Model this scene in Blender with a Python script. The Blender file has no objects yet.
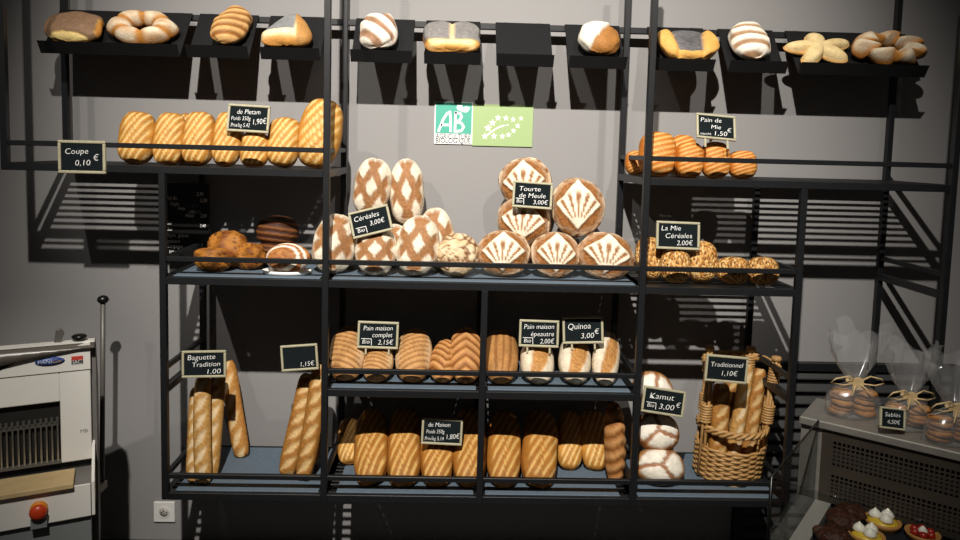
import bpy, math, random
from mathutils import Vector, Matrix, noise
random.seed(7)
C = bpy.context.scene.collection
S = bpy.context.scene
PI = math.pi
R = math.radians

# ------------------------------------------------------------------ camera (solved from the photograph)
F = 720.0; PPX, PPY = 470.42, 207.70
CAM = Vector((1.4349, -2.3334, 1.574))
def basis(rx, ry, rz):
    r = Vector((math.cos(rz), math.sin(rz), 0)); f = Vector((-math.sin(rz), math.cos(rz), 0)); u = Vector((0, 0, 1))
    c, s = math.cos(rx), math.sin(rx); f2 = f*c - u*s; u2 = u*c + f*s
    c, s = math.cos(ry), math.sin(ry); r3 = r*c + u2*s; u3 = u2*c - r*s
    return r3, u3, f2
RT, UP, FW = basis(.08246, .02494, -.02498)
def ray(px, py): return RT*((px-PPX)/F) - UP*((py-PPY)/F) + FW
def at(px, py, Y):
    d = ray(px, py); return CAM + d*((Y-CAM.y)/d.y)
def atz(px, py, Z):
    d = ray(px, py); return CAM + d*((Z-CAM.z)/d.z)
def hit(px, py, P, n):
    d = ray(px, py); return CAM + d*((P-CAM).dot(n)/d.dot(n))
def ppm(Y, px=480, py=270): return F/(at(px, py, Y)-CAM).dot(FW)      # pixels per metre at depth Y
cd = bpy.data.cameras.new('camera'); cam = bpy.data.objects.new('camera', cd); C.objects.link(cam)
M = Matrix((RT, UP, -FW)).transposed().to_4x4(); M.translation = CAM; cam.matrix_world = M
cd.sensor_width = 36; cd.lens = 27; cd.shift_x = (480-PPX)/960; cd.shift_y = -(270-PPY)/960; cd.clip_start = .05
S.camera = cam

# ------------------------------------------------------------------ materials
def lin(h):
    return tuple((c/12.92 if c <= .04045 else ((c+.055)/1.055)**2.4) for c in [((h >> s) & 255)/255 for s in (16, 8, 0)])
def mat(name, col, rough=.6, metal=0, noise_amt=.0, nscale=20, bump=0, bscale=80, spec=.5):
    m = bpy.data.materials.new(name); m.use_nodes = True; nt = m.node_tree; b = nt.nodes['Principled BSDF']
    col = lin(col) if isinstance(col, int) else col
    b.inputs['Base Color'].default_value = (*col, 1); b.inputs['Roughness'].default_value = rough
    b.inputs['Metallic'].default_value = metal; b.inputs['Specular IOR Level'].default_value = spec
    tc = nt.nodes.new('ShaderNodeTexCoord')
    if noise_amt:
        n = nt.nodes.new('ShaderNodeTexNoise'); n.inputs['Scale'].default_value = nscale; n.inputs['Detail'].default_value = 5
        nt.links.new(tc.outputs['Object'], n.inputs['Vector'])
        mr = nt.nodes.new('ShaderNodeMapRange'); mr.inputs[1].default_value = .3; mr.inputs[2].default_value = .7
        mr.inputs[3].default_value = 1-noise_amt; mr.inputs[4].default_value = 1+noise_amt
        nt.links.new(n.outputs['Fac'], mr.inputs[0])
        vm = nt.nodes.new('ShaderNodeVectorMath'); vm.operation = 'SCALE'; vm.inputs[0].default_value = col
        nt.links.new(mr.outputs[0], vm.inputs['Scale']); nt.links.new(vm.outputs[0], b.inputs['Base Color'])
    if bump:
        n2 = nt.nodes.new('ShaderNodeTexNoise'); n2.inputs['Scale'].default_value = bscale; n2.inputs['Detail'].default_value = 4
        nt.links.new(tc.outputs['Object'], n2.inputs['Vector'])
        bp = nt.nodes.new('ShaderNodeBump'); bp.inputs['Strength'].default_value = bump; bp.inputs['Distance'].default_value = .002
        nt.links.new(n2.outputs['Fac'], bp.inputs['Height']); nt.links.new(bp.outputs[0], b.inputs['Normal'])
    return m
def crust_mat(name, seeds=False):
    m = bpy.data.materials.new(name); m.use_nodes = True; nt = m.node_tree; b = nt.nodes['Principled BSDF']; L = nt.links.new
    b.inputs['Roughness'].default_value = .62; b.inputs['Specular IOR Level'].default_value = .3
    at_ = nt.nodes.new('ShaderNodeAttribute'); at_.attribute_name = 'crust'
    tc = nt.nodes.new('ShaderNodeTexCoord')
    n = nt.nodes.new('ShaderNodeTexNoise'); n.inputs['Scale'].default_value = 38; n.inputs['Detail'].default_value = 6; n.inputs['Roughness'].default_value = .65
    L(tc.outputs['Object'], n.inputs['Vector'])
    mr = nt.nodes.new('ShaderNodeMapRange'); mr.inputs[1].default_value = .3; mr.inputs[2].default_value = .7; mr.inputs[3].default_value = .8; mr.inputs[4].default_value = 1.14
    L(n.outputs['Fac'], mr.inputs[0])
    vm = nt.nodes.new('ShaderNodeVectorMath'); vm.operation = 'SCALE'; L(at_.outputs['Color'], vm.inputs[0]); L(mr.outputs[0], vm.inputs['Scale'])
    out = vm.outputs[0]; n2 = nt.nodes.new('ShaderNodeTexNoise'); n2.inputs['Scale'].default_value = 120; n2.inputs['Detail'].default_value = 4
    L(tc.outputs['Object'], n2.inputs['Vector']); h = n2.outputs['Fac']; st = .7; dist = .003
    if seeds:
        v = nt.nodes.new('ShaderNodeTexVoronoi'); v.inputs['Scale'].default_value = 165; v.inputs['Randomness'].default_value = 1
        mp = nt.nodes.new('ShaderNodeMapping'); mp.inputs['Scale'].default_value = (1, .6, 1); mp.inputs['Rotation'].default_value = (.5, .4, .7)
        L(tc.outputs['Object'], mp.inputs['Vector']); L(mp.outputs[0], v.inputs['Vector'])
        cr = nt.nodes.new('ShaderNodeValToRGB'); cr.color_ramp.interpolation = 'CONSTANT'
        e = cr.color_ramp.elements; e[0].color = (*lin(0xD8A860), 1); e[1].position = .34; e[1].color = (*lin(0xA8702C), 1)
        for p, cc in ((.55, 0x7A4A1C), (.68, 0xE6C88C), (.85, 0x55391C)):
            k = e.new(p); k.color = (*lin(cc), 1)
        sep = nt.nodes.new('ShaderNodeSeparateColor'); L(v.outputs['Color'], sep.inputs[0]); L(sep.outputs[0], cr.inputs['Fac'])
        mx = nt.nodes.new('ShaderNodeMix'); mx.data_type = 'RGBA'; mx.inputs[0].default_value = .72
        L(out, mx.inputs[6]); L(cr.outputs[0], mx.inputs[7]); out = mx.outputs[2]
        inv = nt.nodes.new('ShaderNodeMath'); inv.operation = 'SUBTRACT'; inv.inputs[0].default_value = 1; L(v.outputs['Distance'], inv.inputs[1])
        h = inv.outputs[0]; st = .9; dist = .004
    L(out, b.inputs['Base Color'])
    bp = nt.nodes.new('ShaderNodeBump'); bp.inputs['Strength'].default_value = st; bp.inputs['Distance'].default_value = dist
    L(h, bp.inputs['Height']); L(bp.outputs[0], b.inputs['Normal'])
    return m
def clear_mat(name, tint, gloss, rough, haze=0):
    m = bpy.data.materials.new(name); m.use_nodes = True; nt = m.node_tree; nt.nodes.clear(); L = nt.links.new
    o = nt.nodes.new('ShaderNodeOutputMaterial'); t = nt.nodes.new('ShaderNodeBsdfTransparent'); t.inputs[0].default_value = (*tint, 1)
    g = nt.nodes.new('ShaderNodeBsdfGlossy'); g.inputs['Roughness'].default_value = rough; g.inputs['Color'].default_value = (1, 1, 1, 1)
    lw = nt.nodes.new('ShaderNodeLayerWeight'); lw.inputs[0].default_value = .35
    pw_ = nt.nodes.new('ShaderNodeMath'); pw_.operation = 'POWER'; pw_.inputs[1].default_value = 2.2; L(lw.outputs['Facing'], pw_.inputs[0])
    ma = nt.nodes.new('ShaderNodeMath'); ma.operation = 'MULTIPLY_ADD'; ma.inputs[1].default_value = .35; ma.inputs[2].default_value = gloss; L(pw_.outputs[0], ma.inputs[0])
    
    if haze:
        df = nt.nodes.new('ShaderNodeBsdfDiffuse'); m0 = nt.nodes.new('ShaderNodeMixShader'); m0.inputs[0].default_value = haze
        L(t.outputs[0], m0.inputs[1]); L(df.outputs[0], m0.inputs[2]); t = m0
    mx = nt.nodes.new('ShaderNodeMixShader'); L(ma.outputs[0], mx.inputs[0]); L(t.outputs[0], mx.inputs[1]); L(g.outputs[0], mx.inputs[2]); L(mx.outputs[0], o.inputs[0])
    return m
MT = dict(
    wall=mat('grey_wall_paint', 0x8F8D8C, .85, noise_amt=.02, nscale=3, bump=.05, bscale=200),
    floor=mat('dark_floor_tile', 0x3A3836, .5, noise_amt=.1, nscale=6),
    black=mat('black_powder_coat', 0x191A1C, .42, noise_amt=.08, nscale=30, spec=.4),
    tray=mat('matte_black_tray', 0x121213, .7, noise_amt=.08, nscale=30, spec=.25),
    mat_=mat('slate_blue_mat', 0x5E6D7A, .7, noise_amt=.08, nscale=60, bump=.1, bscale=300),
    slate=mat('chalk_slate', 0x12191B, .9, noise_amt=.15, nscale=90, spec=.15),
    tagframe=mat('pale_wood_frame', 0xAAA488, .55, noise_amt=.1, nscale=60),
    chalk=mat('white_chalk', 0xF2F2EE, .8, noise_amt=.1, nscale=300),
    teal=mat('sign_teal', 0x4BA892, .5), white=mat('sign_white', 0xF2F2F0, .5), lime=mat('sign_lime', 0x9DB47C, .5), grey=mat('sign_grey_ink', 0x4C4C4C, .6),
    enamel=mat('white_enamel', 0xE9E6DE, .35, noise_amt=.02, nscale=8), side=mat('grey_enamel', 0x77746F, .45),
    base=mat('grey_base_panel', 0x7E8382, .5), lid=mat('smoked_lid', 0x5E5850, .3), dark=mat('dark_cavity', 0x15130F, .7),
    steel=mat('brushed_steel', 0x9A968E, .38, .55, noise_amt=.08, nscale=40), blade=mat('blade_steel', 0xB9B6AE, .35, .9),
    rod=mat('dark_steel_rod', 0x6A6762, .45, .3), rubber=mat('black_plastic', 0x141414, .3), beige=mat('beige_plastic', 0xCFC4B0, .5),
    wood=mat('beech_board', 0xCBB080, .55, noise_amt=.08, nscale=25), red=mat('red_button', 0xC8401C, .35), orange=mat('orange_collar', 0xE08A1E, .4),
    blue=mat('badge_blue', 0x2B4C9A, .4), badge_red=mat('badge_red', 0xC8483C, .4), badge_dark=mat('badge_dark', 0x4A4A48, .4), gold=mat('badge_gold', 0xD8B060, .4),
    socket=mat('socket_white', 0xE6E4DF, .35), socket_in=mat('socket_recess', 0xB8B5AE, .5),
    wicker=mat('golden_wicker', 0xB38A54, .5, noise_amt=.22, nscale=60, bump=.3, bscale=120), raffia=mat('raffia', 0xC9AE7E, .6, noise_amt=.15, nscale=80),
    cello=clear_mat('cellophane', (.98, .98, .98), .07, .22, .10), glass=clear_mat('case_glass', (.84, .86, .86), .02, .02),
    perf=mat('perforated_steel', 0x4A433A, .45, .5, noise_amt=.1, nscale=20), paper=mat('white_paper', 0xF4F2EC, .7),
    cream=mat('whipped_cream', 0xF4EEDD, .5), yellow=mat('lemon_curd', 0xD9B638, .4), choc=mat('cocoa_dust', 0x3E2110, .8, noise_amt=.25, nscale=40, bump=.6, bscale=90),
    berry=mat('red_berry', 0xA02418, .3), pastry=mat('pastry_shell', 0xB98246, .6), louvre=mat('grey_louvre', 0x3A3A3A, .6), rim=mat('grey_rim', 0x908C84, .5), plate=mat('dark_slate_tray', 0x22262C, .35),
    crust=crust_mat('bread_crust'), seeds=crust_mat('seeded_crust', True))

# ------------------------------------------------------------------ mesh builder
class MB:
    def __init__(s): s.v = []; s.f = []; s.sm = []
    def add(s, vs, fs, smooth=False):
        o = len(s.v); s.v += [tuple(v) for v in vs]; s.f += [tuple(i+o for i in f) for f in fs]; s.sm += [smooth]*len(fs); return s
    def box(s, a, b, X=None):
        (x0, y0, z0), (x1, y1, z1) = a, b
        vs = [(x, y, z) for z in (z0, z1) for y in (y0, y1) for x in (x0, x1)]
        if X: vs = [X @ Vector(v) for v in vs]
        return s.add(vs, [(0, 2, 3, 1), (4, 5, 7, 6), (0, 1, 5, 4), (2, 6, 7, 3), (0, 4, 6, 2), (1, 3, 7, 5)])
    def prism(s, poly, d):                      # polygon (list of 3D points) pushed along vector d
        n = len(poly); d = Vector(d); vs = [Vector(p) for p in poly]+[Vector(p)+d for p in poly]
        return s.add(vs, [tuple(range(n))[::-1], tuple(range(n, 2*n))]+[(i, (i+1) % n, n+(i+1) % n, n+i) for i in range(n)])
    def tube(s, pts, r, n=8, closed=False):
        pts = [Vector(p) for p in pts]; N = len(pts); rr = r if isinstance(r, (list, tuple)) else [r]*N; vs = []; prev = None
        for i, p in enumerate(pts):
            t = (pts[(i+1) % N]-pts[i-1]) if (closed or 0 < i < N-1) else (pts[1]-pts[0] if i == 0 else pts[-1]-pts[-2]); t.normalize()
            a = prev if prev is not None else (Vector((0, 0, 1)) if abs(t.z) < .9 else Vector((1, 0, 0)))
            a = (a - t*a.dot(t)); a.normalize(); prev = a; b = t.cross(a)
            vs += [p+(a*math.cos(2*PI*k/n)+b*math.sin(2*PI*k/n))*rr[i] for k in range(n)]
        fs = []
        for i in range(N if closed else N-1):
            j = (i+1) % N
            fs += [(i*n+k, i*n+(k+1) % n, j*n+(k+1) % n, j*n+k) for k in range(n)]
        if not closed: fs += [tuple(range(n))[::-1], tuple((N-1)*n+k for k in range(n))]
        return s.add(vs, fs, True)
    def lathe(s, prof, n=24, X=None):            # profile of (radius, z)
        vs = [(r*math.cos(2*PI*k/n), r*math.sin(2*PI*k/n), z) for r, z in prof for k in range(n)]
        if X: vs = [X @ Vector(v) for v in vs]
        m = len(prof); fs = [(i*n+k, i*n+(k+1) % n, (i+1)*n+(k+1) % n, (i+1)*n+k) for i in range(m-1) for k in range(n)]
        return s.add(vs, fs+[tuple(range(n))[::-1], tuple((m-1)*n+k for k in range(n))], True)
    def build(s, name, material, parent=None, cols=None, inv=None):
        me = bpy.data.meshes.new(name); vs = [inv @ Vector(v) for v in s.v] if inv else s.v
        me.from_pydata(vs, [], s.f); me.polygons.foreach_set('use_smooth', s.sm); me.update()
        me.materials.append(material)
        if cols:
            a = me.color_attributes.new('crust', 'FLOAT_COLOR', 'POINT'); a.data.foreach_set('color', [x for c in cols for x in (*c, 1)])
        o = bpy.data.objects.new(name, me); C.objects.link(o)
        if parent: o.parent = parent
        return o
def tag(o, label=None, cat=None, group=None, kind=None):
    for k, v in (('label', label), ('category', cat), ('group', group), ('kind', kind)):
        if v: o[k] = v
    return o
def empty(name, loc, label, cat, group=None, rot=None):
    o = bpy.data.objects.new(name, None); o.empty_display_size = .05; C.objects.link(o)
    m = (rot or Matrix()).to_4x4(); m.translation = loc; o.matrix_world = m
    return tag(o, label, cat, group)
def bevel(o, w=.003, n=2):
    b = o.modifiers.new('bevel', 'BEVEL'); b.width = w; b.segments = n; b.limit_method = 'ANGLE'; return o

# ------------------------------------------------------------------ text to mesh
_tx = {}
def text_geo(s, size, shear=.15, off=-.012):
    key = (s, off)
    if key not in _tx:
        cu = bpy.data.curves.new('t', 'FONT'); cu.body = s; cu.size = 1; cu.resolution_u = 3; cu.offset = off; cu.align_x = 'CENTER'; cu.align_y = 'CENTER'
        o = bpy.data.objects.new('t', cu); C.objects.link(o); bpy.context.view_layer.update()
        me = bpy.data.meshes.new_from_object(o.evaluated_get(bpy.context.evaluated_depsgraph_get()))
        _tx[key] = ([v.co.copy() for v in me.vertices], [tuple(p.vertices) for p in me.polygons])
        bpy.data.objects.remove(o); bpy.data.curves.remove(cu); bpy.data.meshes.remove(me)
    vs, fs = _tx[key]
    return [(v.x*size+v.y*size*shear, v.y*size, 0) for v in vs], fs
def put_text(mb, s, x, y, size, X, z=.0006, shear=.15, rot=0, wid=None, off=-.012):
    vs, fs = text_geo(s, size, shear, off)
    if wid:
        w = max(v[0] for v in vs)-min(v[0] for v in vs); k = wid/w; vs = [(v[0]*k, v[1], 0) for v in vs]
    c, sn = math.cos(rot), math.sin(rot)
    mb.add([X @ Vector((x+v[0]*c-v[1]*sn, y+v[0]*sn+v[1]*c, z)) for v in vs], fs)

# ------------------------------------------------------------------ the room
WALLY = .425
def plane_box(name, a, b, m):
    return tag(MB().box(a, b).build(name, m), kind='structure')
plane_box('wall_back', (-3.2, WALLY, 0), (6.2, WALLY+.12, 4.3), MT['wall'])
plane_box('floor', (-3.2, -4.5, -.1), (6.2, WALLY, 0), MT['floor'])

# ------------------------------------------------------------------ the rack
PX = {0: .0081, .5: .5027, 1: 1.0267, 1.5: 1.5471, 2: 2.0653, 2.5: 2.5854, 3: 3.0798}
D = .3656; h = .0105; FH = .024
S1, S2, S3, S4 = 1.4686, 1.1105, .7473, .386
S1T, S2T, S3T, S4T = [s+FH for s in (S1, S2, S3, S4)]
R1, R2, R3, R4 = 1.5552, 1.193, .8308, .4655
TOP = 2.35
rack = empty('shelving_rack', (PX[1], D/2, 0), 'tall black metal shelving rack holding the bread along the grey wall', 'rack')
RI = rack.matrix_world.inverted()
rk = lambda mb, name: bevel(mb.build(name, MT['black'], rack, inv=RI), .0015, 1)
for k, z0f, z0b, z1 in ((0, S1, S1, TOP), (1, S4, S4, TOP), (2, S4, S4, TOP), (3, 0, 0, TOP), (.5, S4, S4, S1), (2.5, S4, S4, S1), (1.5, S4, S4, S2)):
    for y, z0 in ((0, z0f), (D, z0b)):
        rk(MB().box((PX[k]-h, y-h, z0), (PX[k]+h, y+h, z1)), 'post')
def bar_x(a, b, y, zc, t=.016, name='rail'):
    rk(MB().box((PX[a]+h, y-t/2, zc-t/2), (PX[b]-h, y+t/2, zc+t/2)), name)
def bar_y(k, zc, t=.016, name='side_rail'):
    rk(MB().box((PX[k]-t/2, h, zc-t/2), (PX[k]+t/2, D-h, zc+t/2)), name)
def shelf(a, b, z0, slats=True, name='shelf'):
    x0, x1 = PX[a], PX[b]; mb = MB(); z1 = z0+FH
    mb.box((x0+h, -h, z0), (x1-h, h, z1)); mb.box((x0+h, D-h, z0), (x1-h, D+h, z1))
    mb.box((x0-h, h, z0), (x0+h, D-h, z1)); mb.box((x1-h, h, z0), (x1+h, D-h, z1))
    n = 13; pitch = (D-2*h-.0135)/(n-1)
    for i in range(n):
        y = h+i*pitch
        mb.box((x0+h, y, z1-.0028), (x1-h, y+.0135, z1-.0005))
    rk(mb, name)
shelf(0, 1, S1); shelf(2, 3, S1)
for a, b in ((.5, 1), (1, 2), (2, 2.5)): shelf(a, b, S2)
for a, b in ((1, 1.5), (1.5, 2)): shelf(a, b, S3)
for a, b in ((.5, 1), (1, 1.5), (1.5, 2), (2, 2.5)): shelf(a, b, S4)
bar_x(0, 1, 0, R1); bar_x(2, 3, 0, R1)
for a, b in ((.5, 1), (1, 2), (2, 2.5)): bar_x(a, b, 0, R2)
for a, b in ((1, 1.5), (1.5, 2)): bar_x(a, b, 0, R3)
for a, b in ((.5, 1), (1, 1.5), (1.5, 2), (2, 2.5)): bar_x(a, b, 0, R4)
for k in (0, 1, 2, 3): bar_y(k, R1)
for k in (.5, 1, 2, 2.5, 3): bar_y(k, R2)
for k in (.5, 1, 2, 2.5): bar_y(k, R3)
for k in (.5, 2.5): bar_y(k, S3+FH/2, FH)
for k in (.5, 1, 2, 2.5): bar_y(k, R4)
bar_y(3, S2+FH/2, FH)


trays = [(37, 177, 43, 53.5, 11), (185, 247, 46.5, 57.5, 14), (259.5, 319, 46.7, 58.2, 16), (350, 412, 50, 62.5, 19.5), (424, 481, 53.3, 65.5, 21.5),
         (497, 554.5, 54.5, 66.5, 23.5), (570, 627.5, 57, 68, 25), (657, 716, 57.5, 69, 28), (731, 789, 60.5, 71.5, 30), (802, 929.5, 62.5, 74, 32)]
YL, YB, YP = .200, .222, .351
zl = sum(at((a+b)/2, l, YL).z for a, b, l, _, _ in trays)/10; zbm = sum(at((a+b)/2, l, YB).z for a, b, _, l, _ in trays)/10
zp = sum(at((a+b)/2, l, YP).z for a, b, _, _, l in trays)/10
for a, b in ((0, 1), (1, 2), (2, 3)): bar_x(a, b, D, zp-.0145, .022, 'hanging_bar')

# mats lying on the shelves
def floor_mat(x0, x1, z, where, y0=.004, y1=.352):
    bevel(tag(MB().box((x0, y0, z), (x1, y1, z+.004)).build('shelf_mat', MT['mat_']), 'slate blue mat '+where, 'mat', 'slate blue shelf mats'), .001, 1)
floor_mat(PX[.5]+.03, PX[1]-.02, S2T, 'under the raisin buns on the middle shelf')
floor_mat(PX[1]+.02, PX[2]-.02, S2T, 'under the big floured loaves on the middle shelf')
floor_mat(PX[1]+.02, PX[1.5]-.02, S3T, 'under the wholemeal loaves on the small upper left rack shelf')
floor_mat(PX[1.5]+.02, PX[2]-.02, S3T, 'under the slashed loaves on the small upper right rack shelf')
floor_mat(PX[.5]+.03, PX[1]-.02, S4T, 'under the leaning baguettes on the bottom shelf')
floor_mat(PX[1]+.04, PX[1.5]-.02, S4T, 'under the bottom row of sandwich loaves, left of the middle post')
floor_mat(PX[1.5]+.02, PX[2]-.04, S4T, 'under the bottom row of sandwich loaves, right of the middle post')
floor_mat(PX[2]+.02, PX[2.5]-.02, S4T, 'under the wicker basket on the bottom shelf')
MATH = .004

# ------------------------------------------------------------------ breads
def mix(a, b, t): t = max(0, min(1, t)); return tuple(a[i]+(b[i]-a[i])*t for i in range(3))
def sm(a, b, x):
    t = max(0, min(1, (x-a)/(b-a))); return t*t*(3-2*t)
H = lin
def band(x, w): w = max(w, 1e-3); return 1-sm(w*.6, w, abs(x))
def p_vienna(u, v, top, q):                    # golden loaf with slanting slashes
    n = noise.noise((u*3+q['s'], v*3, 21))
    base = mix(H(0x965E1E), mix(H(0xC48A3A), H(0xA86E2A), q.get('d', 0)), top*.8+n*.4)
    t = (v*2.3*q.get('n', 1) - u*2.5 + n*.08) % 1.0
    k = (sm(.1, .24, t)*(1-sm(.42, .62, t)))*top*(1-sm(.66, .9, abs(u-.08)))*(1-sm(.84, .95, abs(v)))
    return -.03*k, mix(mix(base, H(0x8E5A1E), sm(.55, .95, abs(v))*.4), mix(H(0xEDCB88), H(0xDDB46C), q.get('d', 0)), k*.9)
def p_mie(u, v, top, q):                       # deeper brown shiny loaf
    t = (v*4 - u*1.2) % 1.0; k = sm(.1, .3, t)*(1-sm(.45, .7, t))*top*(1-sm(.7, .95, abs(u)))
    return -.025*k, mix(mix(H(0xC9822C), H(0xB86A1E), top), H(0xE9BC74), k*.8)
def p_lozenge(u, v, top, q):
    n = noise.noise((u*3+q['s'], v*4, 0))*.10; m = noise.noise((u*11+q['s'], v*15, 5))
    a = u*.82+v*.70+n; b = u*.82-v*.70+n*.6-.02; k = 0
    for c in (-.43, .43): k = max(k, band(a-c, .215), band(b-c, .215))
    k *= top*(1-sm(.80, .98, math.hypot(u*.95, v*.97)))
    edge = sm(.05, .4, k)*(1-sm(.4, .95, k))
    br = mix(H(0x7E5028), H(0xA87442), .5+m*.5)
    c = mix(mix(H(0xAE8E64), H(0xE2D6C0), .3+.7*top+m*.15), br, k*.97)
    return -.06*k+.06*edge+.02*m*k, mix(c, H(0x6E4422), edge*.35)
def p_tourte(u, v, top, q):
    r = math.hypot(u, v); n = noise.noise((u*4+q['s'], v*4, 1))*.09; m = noise.noise((u*13+q['s'], v*13, 2))
    d = abs(u)*.98+abs(v-.02)*.92
    inside = 1-sm(.76, .82, d+n*.6)
    y = v+.78; ph = math.atan2(u, max(y, .02)); rr = math.hypot(u, y); w_ = (ph/.30+.5+n*.8) % 1.0
    vein = band(w_-.5, .24+.12*math.exp(-(ph/.12)**2))*sm(.22, .42, rr)*(1-sm(.66, .80, d+.0))*(1-sm(1.05, 1.35, rr))
    rim = inside*sm(.62, .80, d)
    crack = sm(.80, .85, d)*(1-sm(.90, 1.0, r))
    rings = .5+.5*math.sin((r*15+top*7+n*14))
    side = mix(mix(H(0x7C4E26), H(0xA4713E), .5+m), H(0xE2D2B6), sm(.62, .95, rings)*.9)
    c = mix(side, mix(H(0xE4D8C0), mix(H(0x7C4C24), H(0x9C6834), .5+m), vein), inside*top)
    c = mix(c, mix(H(0x7A4A22), H(0xA06A38), .5+m), crack*.75*top)
    return (.07*rim - .07*crack + .03*(rings-.5)*(1-inside) - .03*vein*inside + .02*m*(1-inside))*max(top, .3), c
def p_seed(u, v, top, q):
    n = noise.noise((u*9+q['s'], v*14, 2))
    return .02*n, mix(H(0x8A5422), H(0xB98142), top*.8+n*.3)
def p_whole(u, v, top, q):
    t = (v*5.2+u*q.get('slant', 1.6)) % 1.0; k = band(t-.5, .24)*top*(1-sm(.75, .95, abs(u)))
    c = mix(H(0xA87848), H(0xC0905A), top)
    c = mix(c, H(0xE2CDA8), sm(.55, .95, abs(u))*.5*top)
    return -.05*k, mix(c, H(0x7A4A22), k*.7)
def p_grain(u, v, top, q):                      # lengthwise slits
    k = 0
    for c in (-.45, 0, .45): k = max(k, band(u-c*(1-.35*v*v), .07))
    k *= top*(1-sm(.8, .95, abs(v))); n = noise.noise((u*14+q['s'], v*22, 3))
    return -.05*k+.012*n, mix(mix(H(0x96683A), H(0xBD8A50), .5+n*.6), H(0x7A4A22), k*.7)
def p_slash(u, v, top, q):
    n = noise.noise((u*4+q['s'], v*4, 4))*.1
    k = band(u-.22*v+n, .62*(1-v*v*.6))*top*(1-sm(.82, .98, abs(v)))
    edge = sm(.08, .4, k)*(1-sm(.4, .9, k))
    m = noise.noise((u*8, v*12+q['s'], 5))
    return -.09*k+.07*edge, mix(mix(H(0xA08460), H(0xDDD0B8), .2+.8*top+m*.3), mix(H(0xA06A34), H(0xC9975A), .5+m), k)
def p_braid(u, v, top, q):
    t = (v*3.2+abs(u)*q.get('slant', .9)) % 1.0; g = abs(math.sin(t*PI))
    return .15*(g-.6)*top, mix(H(0x74441C), mix(H(0xA87038), H(0xC4905A), sm(.7, 1, g)), sm(.1, .6, g))  # crease colour darkened to stand for the shade between pleats
def p_kamut(u, v, top, q):
    r = math.hypot(u, v); k = 0; n = noise.noise((u*5+q['s'], v*5, 6))*.07
    for a in (q.get('a', .3), q.get('a', .3)+2.2, q.get('a', .3)+4.2):
        x = u*math.cos(a)+v*math.sin(a); y = -u*math.sin(a)+v*math.cos(a)
        if x > -.05: k = max(k, band(y-.18*x*x+n, .1+.06*x))
    k *= top; out = sm(.76, .94, r+n)
    return -.07*k, mix(mix(H(0xEEE6D6), H(0xA87440), out*top+.75*(1-top)), H(0x965A2A), k*.9)
def p_bag(u, v, top, q):
    t = (v*q.get('n', 3.2) - u*.32) % 1.0
    k = sm(.08, .2, t)*(1-sm(.6, .85, t))*band(u-(t-.4)*.9, .55)*top
    n = noise.noise((u*3+q['s'], v*26, 7))
    return -.10*k+.05*sm(.1, .4, k)*(1-sm(.4, .9, k)), mix(mix(H(q.get('c0', 0xA86E2E)), H(q.get('c1', 0xC9924C)), top*.6+n*.5), H(q.get('c2', 0xEBD2A0)), k*.75)
def p_raisin(u, v, top, q):
    n = noise.noise((u*2.2+q['s'], v*2.2, 8)); m = noise.noise((u*7+q['s'], v*7, 9)); sp = sm(.25, .4, m)
    return .14*n-.05*sp, mix(mix(H(0xA86C26), H(0x7A4418), sm(-.2, .5, n)), H(0x4A2312), sp*.9)
def p_dark(u, v, top, q):
    t = (v*2.6+u*.4) % 1.0; k = band(t-.5, .28)
    return .05*k, mix(H(0x3E2012), H(0x8A5426), k*.6*top)
def p_rustic(u, v, top, q):
    n = noise.noise((u*3+q['s'], v*3, 10)); m = abs(noise.noise((u*2.4, v*2.4+q['s'], 11)))
    k = (1-sm(.03, .12, m))*top
    return .06*n-.08*k, mix(mix(H(0xC4A47A), H(0xDCC8A6), .5+n), H(0x6E4420), k)
def p_swirl(u, v, top, q):                       # brown loaf with floured coil lines
    r = math.hypot(u+.2, v+.25); k = band(r-.75, .09)+band(r-1.05, .08); n = noise.noise((u*6+q['s'], v*6, 12))
    return -.04*min(1, k), mix(mix(H(0x8A4E22), H(0xC4884C), .4+n+.3*v), H(0xF2EADC), min(1, k)*top)
def p_twist(u, v, top, q):
    t = (v*q.get('n', 2.4)+u*q.get('k', .8)) % 1.0; g = math.sin(t*PI)
    cut = 1-sm(.12, .3, min(t, 1-t))
    return .13*(g-.6)*top-.03*cut, mix(mix(H(q.get('c0', 0xEDE2CE)), H(q.get('c1', 0xF2EADA)), g), H(q.get('cut', 0xA06428)), cut*.85*max(.3, top))
def p_half(u, v, top, q):                        # one side floured, the other crust
    d = u*.85-v*.45-.02; n = noise.noise((u*4+q['s'], v*4, 13))*.06
    f = 1-sm(-.06, .04, d+n); lip = band(d-.06, .12)
    return .10*f*top-.08*lip*top, mix(H(0xA06C34), H(0xE8DECC), f)
def p_pillow(u, v, top, q):
    n = noise.noise((u*3+q['s'], v*3, 14)); return .03*n, mix(mix(H(q.get('c0', 0xA86A30)), H(q.get('c1', 0xE6D6B8)), sm(.1, .7, top+n*.4)), H(0xA86A30), .1)

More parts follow.
